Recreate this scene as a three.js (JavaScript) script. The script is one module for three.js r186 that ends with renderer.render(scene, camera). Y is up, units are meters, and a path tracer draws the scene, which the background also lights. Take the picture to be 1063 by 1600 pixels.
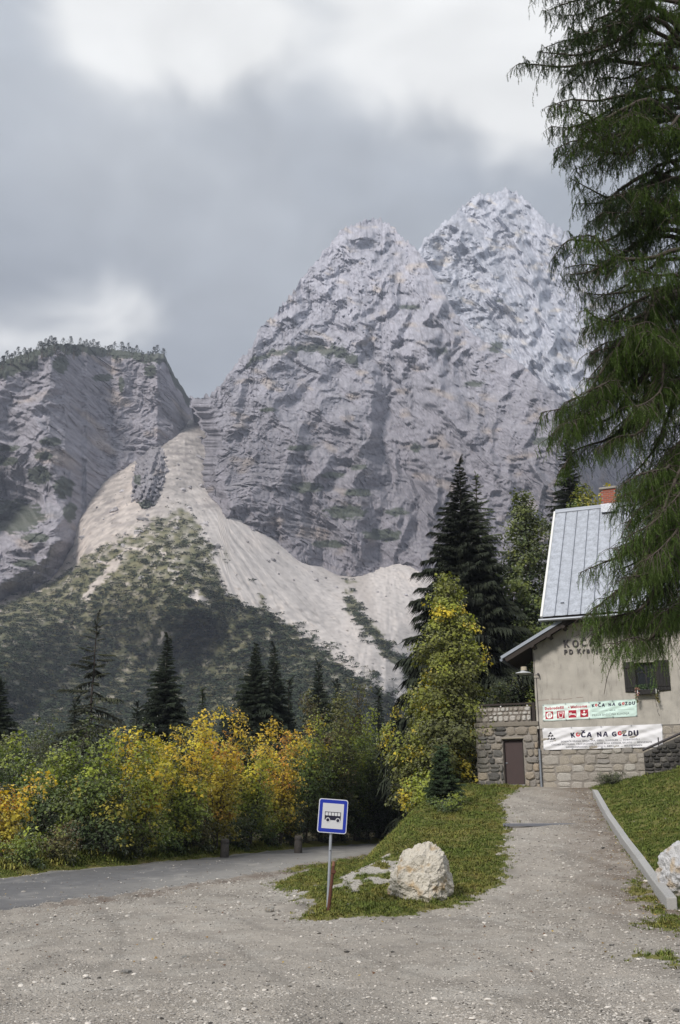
import * as THREE from 'three';
import { mergeGeometries, mergeVertices, toCreasedNormals } from 'three/addons/utils/BufferGeometryUtils.js';
import { RoundedBoxGeometry } from 'three/addons/geometries/RoundedBoxGeometry.js';
import { TextGeometry } from 'three/addons/geometries/TextGeometry.js';
import { FontLoader } from 'three/addons/loaders/FontLoader.js';
import { createNoise2D, createNoise3D } from 'simplex-noise';

// ---------------------------------------------------------------- random numbers, noise
function mulberry(a) { return () => { a |= 0; a = a + 0x6D2B79F5 | 0; let t = Math.imul(a ^ a >>> 15, 1 | a); t = t + Math.imul(t ^ t >>> 7, 61 | t) ^ t; return ((t ^ t >>> 14) >>> 0) / 4294967296; }; }
let rnd = mulberry(20240917);
const R = (a, b) => a + (b - a) * rnd();
const pick = (l) => l[Math.floor(rnd() * l.length)];
const n2 = createNoise2D(mulberry(11)), n3 = createNoise3D(mulberry(12));
const { clamp, lerp } = THREE.MathUtils;
const smoothstep = (x, a, b) => { const t = clamp((x - a) / (b - a), 0, 1); return t * t * (3 - 2 * t); };   // a may exceed b
const gauss = () => (rnd() + rnd() + rnd() + rnd() - 2) * 0.87;
function fbm2(x, y, o = 4, g = 0.5) { let s = 0, a = 1, t = 0; for (let i = 0; i < o; i++) { s += a * n2(x, y); t += a; a *= g; x = x * 2.03 + 17.3; y = y * 2.03 - 9.1; } return s / t; }
function fbm3(x, y, z, o = 4, g = 0.5) { let s = 0, a = 1, t = 0; for (let i = 0; i < o; i++) { s += a * n3(x, y, z); t += a; a *= g; x = x * 2.03 + 7.3; y = y * 2.03 - 9.1; z = z * 2.03 + 3.7; } return s / t; }
function ridge2(x, y, o = 3, g = 0.5) { let s = 0, a = 1, t = 0; for (let i = 0; i < o; i++) { s += a * (1 - 2 * Math.abs(n2(x, y))); t += a; a *= g; x = x * 2.1 + 5.3; y = y * 2.1 - 3.1; } return s / t; }
const softplus = (t, w) => (t > w * 20 ? t : w * Math.log(1 + Math.exp(t / w)));
const smin = (a, b, k) => { const h = clamp(0.5 + 0.5 * (b - a) / k, 0, 1); return lerp(b, a, h) - k * h * (1 - h); };
function curve(list) { return (x) => { if (x <= list[0][0]) return list[0][1]; for (let i = 1; i < list.length; i++) if (x <= list[i][0]) { const [a, b] = [list[i - 1], list[i]]; return lerp(a[1], b[1], (x - a[0]) / (b[0] - a[0] || 1)); } return list[list.length - 1][1]; }; }
// signed distance to a polygon, positive inside
function polyDist(P, x, y) {
  let d = 1e9, inside = false;
  for (let i = 0, j = P.length - 1; i < P.length; j = i++) {
    const [ax, ay] = P[j], [bx, by] = P[i], ex = bx - ax, ey = by - ay, t = clamp(((x - ax) * ex + (y - ay) * ey) / (ex * ex + ey * ey || 1), 0, 1);
    d = Math.min(d, Math.hypot(ax + ex * t - x, ay + ey * t - y));
    if ((ay > y) !== (by > y) && x < (bx - ax) * (y - ay) / (by - ay) + ax) inside = !inside;
  }
  return inside ? d : -d;
}

// ---------------------------------------------------------------- camera, sky, sun, exposure
const scene = new THREE.Scene();
const FOCAL = 1570, PITCH = THREE.MathUtils.degToRad(17.17), EYE = new THREE.Vector3(0, 1.6, 0);
const camera = new THREE.PerspectiveCamera(54, 680 / 1024, 0.1, 9000);
camera.position.copy(EYE); camera.rotation.x = PITCH;
scene.add(camera);
const renderer = new THREE.WebGLRenderer({ antialias: true });
renderer.toneMapping = THREE.LinearToneMapping;
renderer.toneMappingExposure = 1.6;
renderer.shadowMap.enabled = true;

// a viewing direction of the photograph, one metre forward; a point that far forward; the same back to pixels
function ray(px, py) { const u = (px - 531.5) / FOCAL, v = (800 - py) / FOCAL, c = Math.cos(PITCH), s = Math.sin(PITCH), f = c - v * s; return [u / f, (v * c + s) / f]; }
const at = (px, py, d) => { const [x, y] = ray(px, py); return new THREE.Vector3(x * d, EYE.y + y * d, -d); };
const tanUp = (py) => ray(531.5, py)[1];

// cloudy sky: grey stratus with bright thin places, brighter towards the zenith
function cloudySky() {
  const W = 2048, H = 1024, data = new Float32Array(W * H * 4), dirOf = (px, py) => at(px, py, 1).sub(EYE).normalize();
  const breaks = [[[150, 10], 0.05, 0.6], [[230, -10], 0.085, 1.0], [[320, 20], 0.07, 0.95], [[375, 60], 0.045, 0.7], [[600, -20], 0.11, 0.8], [[700, 40], 0.085, 0.8], [[790, 90], 0.075, 0.9], [[850, 140], 0.06, 0.7], [[900, 20], 0.12, 0.8], [[150, 510], 0.06, 0.62], [[215, 500], 0.04, 0.62], [[50, 500], 0.06, 0.5], [[0, 530], 0.05, 0.5]].map(([p, r, a]) => [dirOf(...p), r, a]);
  const rs = mulberry(5);
  for (let i = 0; i < 60; i++) { const d = new THREE.Vector3(rs() * 2 - 1, rs() * 0.9 + 0.12, rs() * 2 - 1).normalize(); if (d.z < -0.5 && Math.abs(d.x) < 0.5 && d.y < 0.85) continue; breaks.push([d, 0.07 + 0.1 * rs(), 0.6 + 0.4 * rs()]); }
  for (let j = 0; j < H; j++) {
    const up = ((j + 0.5) / H - 0.5) * Math.PI, y = Math.sin(up);
    for (let i = 0; i < W; i++) {
      const a = ((i + 0.5) / W - 0.5) * 2 * Math.PI, x = Math.cos(a) * Math.cos(up), z = Math.sin(a) * Math.cos(up), o = (j * W + i) * 4;
      let r = 0.5, g = 0.53, b = 0.57;
      if (y > -0.02) {
        const Y = y * 1.4, w1 = fbm3(x * 2.2, Y * 2.2, z * 2.2, 3), wx = x + 0.1 * w1, wz = z - 0.1 * w1, f = fbm3(wx * 1.7, Y * 2.1, wz * 1.7, 4), f2 = fbm3(wx * 4 + 5, Y * 4.6, wz * 4, 4), f3 = fbm3(wx * 9 + 2, Y * 10, wz * 9, 4);
        let m = 0;
        for (const [d, rad, amp] of breaks) { const c = d.x * x + d.y * y + d.z * z; if (c > 0.86) { const q = Math.acos(Math.min(1, c)) / rad; m += amp * Math.exp(-q * q * 1.2); } }
        m = smoothstep(m + (0.55 * f2 + 0.25 * f + 0.28 * f3) * (0.15 + Math.min(1, m)), 0.12, 1.1);
        const grey = (0.338 + 0.045 * f + 0.045 * f2 + 0.034 * f3) * (0.97 + 1.7 * Math.max(0, y - 0.55));
        const gb = clamp(0.5 - f * 0.9, 0, 1), wl = 0.68 + 0.06 * f2 + 0.05 * f3;
        r = grey * lerp(0.955, 0.915, gb); g = grey * lerp(1.01, 1.0, gb); b = grey * lerp(1.07, 1.11, gb);
        r = lerp(r, wl, m); g = lerp(g, wl * 1.005, m); b = lerp(b, wl * 0.99, m);
      }
      data[o] = r; data[o + 1] = g; data[o + 2] = b; data[o + 3] = 1;
    }
  }
  const t = new THREE.DataTexture(data, W, H, THREE.RGBAFormat, THREE.FloatType);
  t.mapping = THREE.EquirectangularReflectionMapping; t.magFilter = t.minFilter = THREE.LinearFilter; t.needsUpdate = true;
  return t;
}
scene.background = cloudySky();
scene.environment = scene.background;
scene.fog = new THREE.FogExp2(new THREE.Color().setRGB(0.60, 0.67, 0.84), 0.0002);
const sun = new THREE.DirectionalLight(0xfff8f0, 3.1);
sun.position.set(-62, 80, 62); sun.target.position.set(0, 0, -30); sun.castShadow = true; sun.shadow.radius = 22;
sun.shadow.mapSize.set(2048, 2048); Object.assign(sun.shadow.camera, { left: -60, right: 60, top: 60, bottom: -60, near: 1, far: 400 });
scene.add(sun, sun.target);

// ---------------------------------------------------------------- naming and geometry helpers
const used = new Map();
function numbered(name) { const n = used.get(name) ?? 0; used.set(name, n + 1); return n ? name + '_' + String(n).padStart(3, '0') : name; }
function tag(o, label, category, group, kind) { Object.assign(o.userData, { label, category }); if (group) o.userData.group = group; if (kind) o.userData.kind = kind; return o; }
function shade(o) { o.traverse((m) => { if (m.isMesh) { m.castShadow = m.receiveShadow = true; } }); return o; }
function thing(name, label, category, [x, y, z] = [0, 0, 0], turn = 0, group) {
  const o = new THREE.Group(); o.name = numbered(name); o.position.set(x, y, z); o.rotation.y = turn; tag(o, label, category, group); scene.add(o); return o;
}
function part(name, geo, mat, parent, label) {
  const m = new THREE.Mesh(Array.isArray(geo) ? (geo.length > 1 ? mergeGeometries(geo.map(plain)) : geo[0]) : geo, mat);
  m.name = parent ? name : numbered(name); m.castShadow = m.receiveShadow = true; (parent ?? scene).add(m); if (label) m.userData.label = label; return m;
}
const plain = (g) => { const p = g.index ? g.toNonIndexed() : g; for (const k of Object.keys(p.attributes)) if (!['position', 'normal', 'uv', 'color'].includes(k)) p.deleteAttribute(k); return p; };
function structure(name, geo, mat, label, category) { const m = part(name, geo, mat, null); return tag(m, label, category, null, 'structure'); }
function grown(name, geo, mat, n, parent) { const m = new THREE.InstancedMesh(geo, mat, n); m.name = name; m.userData.kind = 'stuff'; m.castShadow = m.receiveShadow = true; parent.add(m); return m; }
function fromArrays(pos, { index, uv, color, normal } = {}) {
  const g = new THREE.BufferGeometry(); g.setAttribute('position', new THREE.Float32BufferAttribute(pos, 3));
  if (index) g.setIndex(index); if (uv) g.setAttribute('uv', new THREE.Float32BufferAttribute(uv, 2)); if (color) g.setAttribute('color', new THREE.Float32BufferAttribute(color, 3));
  if (normal && !index) for (let i = 0; i < pos.length; i += 9) { // corners in the order that agrees with the normal
    const P = g.attributes.position, k = i / 3, a = new THREE.Vector3().fromBufferAttribute(P, k), b = new THREE.Vector3().fromBufferAttribute(P, k + 1), c = new THREE.Vector3().fromBufferAttribute(P, k + 2);
    const f = b.clone().sub(a).cross(c.clone().sub(a)); if (f.x * normal[i] + f.y * normal[i + 1] + f.z * normal[i + 2] < 0) { P.setXYZ(k + 1, c.x, c.y, c.z); P.setXYZ(k + 2, b.x, b.y, b.z); }
  }
  if (normal) g.setAttribute('normal', new THREE.Float32BufferAttribute(normal, 3)); else g.computeVertexNormals();
  return g;
}
const box = (w, h, d, x = 0, y = 0, z = 0) => new THREE.BoxGeometry(w, h, d).translate(x, y, z);
const rbox = (w, h, d, x = 0, y = 0, z = 0, r = 0.01) => new RoundedBoxGeometry(w, h, d, 2, Math.min(r, w / 2.1, h / 2.1, d / 2.1)).translate(x, y, z);
// tapered tube through points with radii
function limbGeo(points, r0, r1, sides = 6, tipPow = 1) {
  const pos = [], index = [], n = points.length, up = new THREE.Vector3(0, 1, 0), t = new THREE.Vector3(), a = new THREE.Vector3(), b = new THREE.Vector3();
  for (let i = 0; i < n; i++) {
    t.subVectors(points[Math.min(n - 1, i + 1)], points[Math.max(0, i - 1)]).normalize();
    a.crossVectors(t, Math.abs(t.y) > 0.9 ? new THREE.Vector3(1, 0, 0) : up).normalize(); b.crossVectors(t, a);
    const r = lerp(r0, r1, Math.pow(i / (n - 1), tipPow));
    for (let k = 0; k < sides; k++) { const f = k / sides * Math.PI * 2, c = Math.cos(f) * r, s = Math.sin(f) * r; pos.push(points[i].x + a.x * c + b.x * s, points[i].y + a.y * c + b.y * s, points[i].z + a.z * c + b.z * s); }
  }
  for (let i = 0; i < n - 1; i++) for (let k = 0; k < sides; k++) { const p = i * sides + k, q = i * sides + (k + 1) % sides; index.push(p, q, p + sides, q, q + sides, p + sides); }
  return fromArrays(pos, { index });
}
const col = (r, g, b) => new THREE.Color().setRGB(r, g, b);
const mat = (r, g, b, o = {}) => new THREE.MeshStandardMaterial({ color: col(r, g, b), roughness: 0.9, ...o });
// a texture of noise that tiles, by a function of (u, v) on a torus
function tileTexture(n, f, srgb = false) {
  const d = new Uint8Array(n * n * 4);
  for (let j = 0; j < n; j++) for (let i = 0; i < n; i++) { const c = f(i / n, j / n), o = (j * n + i) * 4; for (let k = 0; k < 3; k++) d[o + k] = clamp((Array.isArray(c) ? c[k] : c) * 255, 0, 255); d[o + 3] = 255; }
  const t = new THREE.DataTexture(d, n, n); t.wrapS = t.wrapT = THREE.RepeatWrapping; t.magFilter = THREE.LinearFilter; t.needsUpdate = true; if (srgb) t.colorSpace = THREE.SRGBColorSpace; return t;
}
function tileNoise(u, v, freq, seed, o = 3) { // tiling noise: blend of four shifted copies
  const f = (a, b) => fbm2(a * freq + seed, b * freq - seed, o), w = (t) => t * t * (3 - 2 * t), wu = w(u), wv = w(v);
  return lerp(lerp(f(u, v), f(u - 1, v), wu), lerp(f(u, v - 1), f(u - 1, v - 1), wu), wv) * 1.35;
}
// ---------------------------------------------------------------- ground: heights (D = metres in front of the camera)
const roadNear = (D) => -6.7 + 0.27 * (D - 20) + 0.004 * Math.max(0, D - 38) ** 2, roadW = curve([[36, 6.6], [44, 5.1], [60, 4.8]]);
const roadRise = (D) => 0.4 * smoothstep(D, 28, 58);
const bankToe = curve([[0, -2.0], [20, -1.6], [24, -0.7], [27, 0.1], [30, 0.4], [36, 0.6], [40, 0.75], [46, 1.5], [52, 2.6], [60, 5], [80, 12]]);
const kerbX = (D) => 6.48 + (D - 21) * 0.173;
function height(x, D) {
  const ramp = smin(0.13 * softplus(D - 21, 0.9), 3.16, 0.25), bank = 0.95 * (x - bankToe(D));
  const side = x - roadNear(D);
  let h = Math.max(0, smin(ramp, Math.max(bank, -0.2), 0.5));
  h = Math.max(h, 0);
  if (side < 2) h = Math.max(h, roadRise(D) * smoothstep(-side, -2, 0.5));
  h += 0.27 * softplus(x - kerbX(D) - 0.35, 0.25) * smoothstep(D, 19, 25);
  const far = -side - roadW(D);                                     // beyond the far edge of the road
  if (far > 0) h += 0.16 * smoothstep(far, 0.1, 1.2) + 0.05 * Math.max(0, far - 1);
  if (D > 60) h += 0.02 * (D - 60);
  return h;
}
function groundHit(px, py) {
  const [x, y] = ray(px, py);
  for (let D = 5; D < 80; D += 0.02) if (EYE.y + y * D <= height(x * D, D)) return [x * D, D];
  return [x * 60, 60];
}
const onGround = (px, py) => { const [x, D] = groundHit(px, py); return new THREE.Vector3(x, height(x, D), -D); };
const bankPoly = [[430, 1384], [455, 1372], [500, 1356]].map((p) => groundHit(...p))
  .concat([[roadNear(36) + 0.5, 36], [roadNear(42) + 0.4, 42], [roadNear(50) + 0.4, 50], [roadNear(60) + 0.4, 60], [18, 60], [8.6, 46.4]], [[819, 1230], [782, 1249], [787, 1276], [793, 1294], [784, 1321], [790, 1350], [786, 1372], [760, 1391], [716, 1412], [660, 1424], [580, 1434], [470, 1436], [488, 1420], [470, 1402]].map((p) => groundHit(...p)));
const lawnPoly = [[923, 1229], [953, 1282], [998, 1352], [1049, 1419]].map((p) => groundHit(...p)).concat([[20, 20], [22, 60], [10.6, 46]]);
const weedPolys = [[[1062, 1490], [1000, 1496], [1015, 1508], [1063, 1514], [1075, 1500]], [[985, 1375], [1005, 1380], [1046, 1424], [1040, 1440], [1010, 1418], [990, 1400]], [[1063, 1425], [1040, 1432], [1000, 1450], [1063, 1462]]].map((P) => P.map((p) => groundHit(...p)));
const pale = (x, D) => { const a = -1.6, b = 25.3; const dx = (x - a - 1.7) / 2.2, dy = (D - b) / 3.4; return Math.max(0, 1 - dx * dx - dy * dy); };
function fRoad(x, D) {
  const s = x - roadNear(D), wob = 0.35 * fbm2(x * 0.5, D * 0.35, 3) + 0.16 * n2(x * 2.3, D * 2.0);
  return Math.min(-s + 0.1 + wob, s + roadW(D) + 0.12 * n2(D * 0.8, 3));
}
function fForest(x, D) { return roadNear(D) - roadW(D) - x - 1.3 + 0.35 * n2(D * 0.6, x * 0.6); }
function fGrass(x, D) {
  const ragged = 0.3 * fbm2(x * 1.3, D * 0.9, 3) + 0.13 * n2(x * 5, D * 4);
  let f = Math.max(polyDist(bankPoly, x, D) + ragged, polyDist(lawnPoly, x, D) + ragged * 0.15);
  for (const P of weedPolys) f = Math.max(f, polyDist(P, x, D) + ragged * 1.3 - 0.1);
  const p = pale(x, D);
  if (p > 0) f = Math.min(f, 0.42 - p * 0.66 + 0.9 * fbm2(x * 1.1 + 40, D * 0.55, 3));
  f = Math.max(f, roadNear(D) - roadW(D) - x + 0.12 * n2(D * 1.1, 9));
  return f;
}
const detail = (x, D) => 0.03 * n2(x * 0.35, D * 0.3) + 0.011 * n2(x * 1.7, D * 1.5) + 0.005 * n2(x * 5.1, D * 4.3);
function surface(x, D, g, r) {
  let h = height(x, D) + detail(x, D);
  const sm = smoothstep(g, -0.05, 0.25);
  h += sm * (0.035 + 0.06 * n2(x * 0.9, D * 0.8) * smoothstep(D, 22, 26) + 0.025 * n2(x * 2.7, D * 2.2));
  const edge = Math.exp(-((r + 0.1) ** 2) / 0.18) * (x > roadNear(D) - 2 ? 1 : 0);
  h += edge * 0.05 * n2(x * 1.4 + 9, D * 0.9) - 0.05 * smoothstep(-r, 0.0, 0.5) * smoothstep(-r, 1.4, 0.6) * (x > roadNear(D) - 1 ? 1 : 0);
  return h;
}
// triangles of a fan-shaped grid, cut along the lines where the surfaces meet
const sheets = { road: [], grass: [], forest: [], gravel: [] };
{
  const NA = 340, NR = 380, V = [], A0 = -0.95, A1 = 0.95;
  for (let i = 0; i <= NR; i++) {
    const D = 2.5 * Math.pow(90 / 2.5, i / NR);
    for (let j = 0; j <= NA; j++) { const x = lerp(A0, A1, j / NA) * D * (D < 8 ? lerp(3, 1, (D - 2.5) / 5.5) : 1), r = fRoad(x, D), g = fGrass(x, D); V.push({ x, D, h: surface(x, D, g, r), r, g, f: fForest(x, D) }); }
  }
  for (let i = 0; i <= NR; i++) for (let j = 0; j <= NA; j++) {
    const a = V[i * (NA + 1) + Math.max(0, j - 1)], b = V[i * (NA + 1) + Math.min(NA, j + 1)], c = V[Math.max(0, i - 1) * (NA + 1) + j], d = V[Math.min(NR, i + 1) * (NA + 1) + j];
    const u = [b.x - a.x, b.h - a.h, -(b.D - a.D)], w = [d.x - c.x, d.h - c.h, -(d.D - c.D)], n = [u[1] * w[2] - u[2] * w[1], u[2] * w[0] - u[0] * w[2], u[0] * w[1] - u[1] * w[0]], l = Math.hypot(...n) * Math.sign(n[1] || 1);
    V[i * (NA + 1) + j].n = n.map((k) => k / l);
  }
  const mix = (a, b, t) => ({ x: lerp(a.x, b.x, t), D: lerp(a.D, b.D, t), h: lerp(a.h, b.h, t), r: lerp(a.r, b.r, t), g: lerp(a.g, b.g, t), f: lerp(a.f, b.f, t), n: a.n.map((k, i) => lerp(k, b.n[i], t)) });
  const cut = (P, key) => {
    const yes = [], no = [];
    for (let i = 0; i < P.length; i++) { const a = P[i], b = P[(i + 1) % P.length]; (a[key] >= 0 ? yes : no).push(a); if ((a[key] >= 0) !== (b[key] >= 0)) { const m = mix(a, b, a[key] / (a[key] - b[key])); yes.push(m); no.push(m); } }
    return [yes.length > 2 ? yes : null, no.length > 2 ? no : null];
  };
  const add = (kind, P) => { if (P) for (let i = 2; i < P.length; i++) sheets[kind].push(P[0], P[i - 1], P[i]); };
  for (let i = 0; i < NR; i++) for (let j = 0; j < NA; j++) {
    const a = V[i * (NA + 1) + j], b = V[i * (NA + 1) + j + 1], c = V[(i + 1) * (NA + 1) + j + 1], d = V[(i + 1) * (NA + 1) + j];
    for (const t of [[a, b, c], [a, c, d]]) {
      const [road, rest] = cut(t, 'r'); add('road', road);
      if (!rest) continue;
      const [forest, rest2] = cut(rest, 'f'); add('forest', forest);
      if (!rest2) continue;
      const [grass, gravel] = cut(rest2, 'g'); add('grass', grass); add('gravel', gravel);
    }
  }
}
function sheet(list, tint) {
  const pos = [], nor = [], uv = [], color = [];
  for (const v of list) { pos.push(v.x, v.h, -v.D); nor.push(...v.n); uv.push(v.x, v.D); color.push(...tint(v)); }
  return fromArrays(pos, { uv, color, normal: nor });
}
const gravelTint = (v) => {
  const { x, D } = v, a = fbm2(x * 0.23, D * 0.2, 4), b = fbm2(x * 1.1 + 7, D * 0.8, 3), edge = Math.exp(-((v.r + 0.45) ** 2) / 0.35) * smoothstep(D, 18, 24);
  const rut = Math.abs(fbm2((x + 0.25 * D) * 0.35 + 1.3, D * 0.06, 2)), fresh = smoothstep(fbm2(x * 0.7 + 20, D * 0.5, 4), 0.1, 0.5);
  let c = [0.425, 0.39, 0.345].map((k, i) => lerp(k * (1 + 0.24 * a + 0.16 * b), [0.53, 0.505, 0.46][i], 0.5 * fresh) * (1 - 0.22 * smoothstep(rut, 0.16, 0.02)));
  const brown = clamp(edge * (0.55 + 0.8 * b), 0, 0.8); c = c.map((k, i) => lerp(k, [0.17, 0.125, 0.095][i], brown));
  const litter = smoothstep(x - kerbX(D), -2.6, -0.2) * smoothstep(D, 14, 20) * clamp(0.6 + 0.8 * b, 0, 1) * 0.9; c = c.map((k, i) => lerp(k, [0.15, 0.105, 0.07][i], litter));
  const track = smoothstep(fbm2(x * 0.5 + 3, D * 0.28 + 1, 3), 0.05, 0.5) * 0.22; c = c.map((k, i) => lerp(k, [0.24, 0.21, 0.175][i], track));
  const white = pale(x, D) * 0.8; return c.map((k, i) => lerp(k, [0.56, 0.54, 0.49][i], clamp(white, 0, 0.8)));
};
const grassTint = (v) => { const a = fbm2(v.x * 0.5, v.D * 0.4, 3), b = fbm2(v.x * 2.2, v.D * 1.8, 3); return [0.16, 0.165, 0.035].map((k, i) => clamp(lerp(k, [0.25, 0.2, 0.065][i], clamp(0.25 + 0.6 * a + 0.4 * b, 0, 1)), 0, 1)); };
const roadTint = (v) => {
  const s = v.x - roadNear(v.D), a = fbm2(v.x * 0.3, v.D * 0.15, 3), b = fbm2(v.x * 1.3, v.D * 0.6, 3);
  const dust = clamp(smoothstep(s, -3.4, -0.1) * smoothstep(v.D, 20, 32) * 0.75 + 0.35 * smoothstep(b + a, 0.3, 0.8) + smoothstep(-s, roadW(v.D) - 0.4, roadW(v.D)) * 0.5, 0, 0.9);
  return [0.135, 0.133, 0.134].map((k, i) => lerp(k * (1 + 0.2 * a + 0.15 * b), [0.31, 0.295, 0.27][i], dust));
};
// speckled gravel: many little stones drawn into a tiling height field
const gravelHeights = (() => {
  const n = 512, h = new Float32Array(n * n), r = mulberry(77);
  for (let k = 0; k < 9000; k++) {
    const cx = r() * n, cy = r() * n, rad = 1.3 + 5 * r() ** 4, e = 0.6 + 0.4 * r(), an = r() * 3.14, top = 0.3 + 0.7 * r();
    for (let y = -Math.ceil(rad * 1.6); y <= rad * 1.6; y++) for (let x = -Math.ceil(rad * 1.6); x <= rad * 1.6; x++) {
      const u = (x * Math.cos(an) + y * Math.sin(an)) / rad, v = (-x * Math.sin(an) + y * Math.cos(an)) / (rad * e), q = u * u + v * v;
      if (q < 1) { const o = ((Math.floor(cy + y) + n) % n) * n + ((Math.floor(cx + x) + n) % n), z = top * Math.sqrt(1 - q) * Math.min(1, rad / 3); if (z > h[o]) h[o] = z; }
    }
  }
  return (u, v) => h[Math.min(n - 1, Math.floor(v * n)) * n + Math.min(n - 1, Math.floor(u * n))];
})();
const repeat = (t, k) => { t.repeat.set(k, k); return t; };
const gravelBump = repeat(tileTexture(512, (u, v) => gravelHeights(u, v)), 1 / 1.6);
const gravelMap = repeat(tileTexture(512, (u, v) => { const h = gravelHeights(u, v), k = 0.78 + 0.3 * h + 0.12 * tileNoise(u, v, 5, 3) + 0.1 * tileNoise(u, v, 40, 8, 2); return [k, k * 0.985, k * 0.96]; }), 1 / 1.6);
const asphaltMap = repeat(tileTexture(512, (u, v) => 0.9 + 0.12 * tileNoise(u, v, 60, 4, 2) + 0.13 * tileNoise(u, v, 7, 14)), 1 / 3);
const soilMap = repeat(tileTexture(512, (u, v) => 0.85 + 0.25 * tileNoise(u, v, 24, 6, 4)), 1 / 1.5);
const gravelMat = new THREE.MeshStandardMaterial({ vertexColors: true, map: gravelMap, bumpMap: gravelBump, bumpScale: 0.02, roughness: 0.95 });
structure('gravel_yard', sheet(sheets.gravel, gravelTint), gravelMat, 'pale stony gravel yard with the path climbing to the hut', 'gravel');
structure('road', sheet(sheets.road, roadTint), new THREE.MeshStandardMaterial({ vertexColors: true, map: asphaltMap, bumpMap: asphaltMap, bumpScale: 0.01, roughness: 0.8 }), 'worn grey asphalt road with a crumbling dusty edge', 'road');
structure('grass_bank', sheet(sheets.grass, grassTint), new THREE.MeshStandardMaterial({ vertexColors: true, map: soilMap, bumpMap: soilMap, bumpScale: 0.05, roughness: 1 }), 'grassy bank and lawn beside the gravel path', 'grass bank');
structure('forest_floor', sheet(sheets.forest, (v) => { const a = 0.5 + 0.5 * fbm2(v.x, v.D, 3); return [lerp(0.05, 0.1, a), lerp(0.05, 0.075, a), lerp(0.022, 0.035, a)]; }), new THREE.MeshStandardMaterial({ vertexColors: true, map: soilMap, roughness: 1 }), 'dark leaf littered soil under the trees beyond the road', 'soil');
{ // the wide ground to the horizon
  const g = new THREE.CircleGeometry(6500, 96).rotateX(-Math.PI / 2).translate(0, -0.6, 0);
  structure('ground', g, mat(0.14, 0.14, 0.08, { roughness: 1 }), 'wide valley ground reaching to the horizon', 'ground');
}
// ---------------------------------------------------------------- mountains
// distance of the scree slopes by thin-plate spline through known points
const screeD = (() => {
  const K = [[290, 770, 950], [298, 640, 1330], [0, 950, 800], [-90, 990, 740], [0, 1180, 400], [300, 1180, 380], [600, 1180, 400], [1000, 1180, 430], [290, 950, 610], [600, 1080, 560], [548, 892, 1010], [605, 870, 1040], [605, 1000, 680], [480, 870, 985], [700, 900, 1000], [900, 930, 960], [1160, 950, 930], [450, 950, 690], [400, 805, 985], [110, 870, 880], [0, 1080, 520], [1160, 1060, 600], [0, 1300, 120], [520, 1300, 120], [1100, 1300, 120], [210, 730, 1040], [140, 790, 960]];
  const n = K.length, N = n + 3, A = [], s = 1 / 400, phi = (r2) => (r2 > 1e-9 ? 0.5 * r2 * Math.log(r2) : 0);
  for (let i = 0; i < N; i++) A.push(new Float64Array(N + 1));
  K.forEach(([x, y, d], i) => {
    K.forEach(([x2, y2], j) => { A[i][j] = phi(((x - x2) ** 2 + (y - y2) ** 2) * s * s) + (i === j ? 0.004 : 0); });
    [1, x * s, y * s].forEach((v, k) => { A[i][n + k] = A[n + k][i] = v; });
    A[i][N] = 1000 / d;
  });
  for (let c = 0; c < N; c++) { let p = c; for (let r = c; r < N; r++) if (Math.abs(A[r][c]) > Math.abs(A[p][c])) p = r; [A[c], A[p]] = [A[p], A[c]]; for (let r = 0; r < N; r++) if (r !== c) { const f = A[r][c] / A[c][c]; if (f) for (let k = c; k <= N; k++) A[r][k] -= f * A[c][k]; } }
  const w = A.map((r, i) => r[N] / r[i]);
  return (x, y) => { let v = w[n] + w[n + 1] * x * s + w[n + 2] * y * s; for (let i = 0; i < n; i++) v += w[i] * phi(((x - K[i][0]) ** 2 + (y - K[i][1]) ** 2) * s * s); return 1000 / clamp(v, 0.55, 9); };
})();
const V_VEG = [[-90, 985], [0, 940], [60, 908], [110, 880], [150, 855], [190, 836], [225, 815], [258, 794], [286, 784], [312, 810], [336, 850], [362, 880], [392, 915], [430, 950], [470, 985], [510, 1015], [560, 1045], [612, 1082], [660, 1115], [660, 1310], [-90, 1310]];
const V_STREAK = [[532, 897], [552, 905], [562, 940], [582, 975], [612, 1010], [648, 1040], [646, 1066], [600, 1030], [565, 990], [545, 950]];
const V_FAR = [[690, 905], [800, 930], [1160, 930], [1160, 1300], [650, 1300], [655, 1110]];
const V_HOLES = [[[330, 862], [352, 880], [398, 925], [410, 952], [384, 948], [352, 925]], [[188, 866], [196, 872], [165, 905], [128, 942], [118, 940], [150, 905]], [[255, 985], [268, 990], [262, 1005], [250, 1004]], [[300, 925], [330, 935], [325, 942], [298, 935]]];
function vegetation(px, py) { // 0 bare scree, 1 closed dwarf pine
  const wob = 14 * fbm2(px / 45, py / 30, 3) + 6 * n2(px / 12, py / 8);
  let d = polyDist(V_VEG, px, py) + wob;
  let v = smoothstep(d, -4, 14) * lerp(0.8, 1, smoothstep(py, 790, 960)) * (0.8 + 0.4 * fbm2(px / 30, py / 18, 3));
  for (const P of V_HOLES) v *= 1 - 0.92 * smoothstep(polyDist(P, px, py) + wob * 0.5, -3, 4);
  const gully = Math.abs(n2((px + py * 0.9) / 42, (py - px * 0.2) / 150)); v *= lerp(smoothstep(gully, 0.01, 0.08), 1, smoothstep(py, 860, 960));
  v = Math.max(v, 0.75 * smoothstep(polyDist(V_STREAK, px, py) + wob * 0.8, -4, 6));
  v = Math.max(v, 0.3 * smoothstep(d, -26, -2) * smoothstep(py, 940, 1000));
  return clamp(Math.max(v, smoothstep(polyDist(V_FAR, px, py) + wob, -5, 15)), 0, 1);
}
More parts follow.
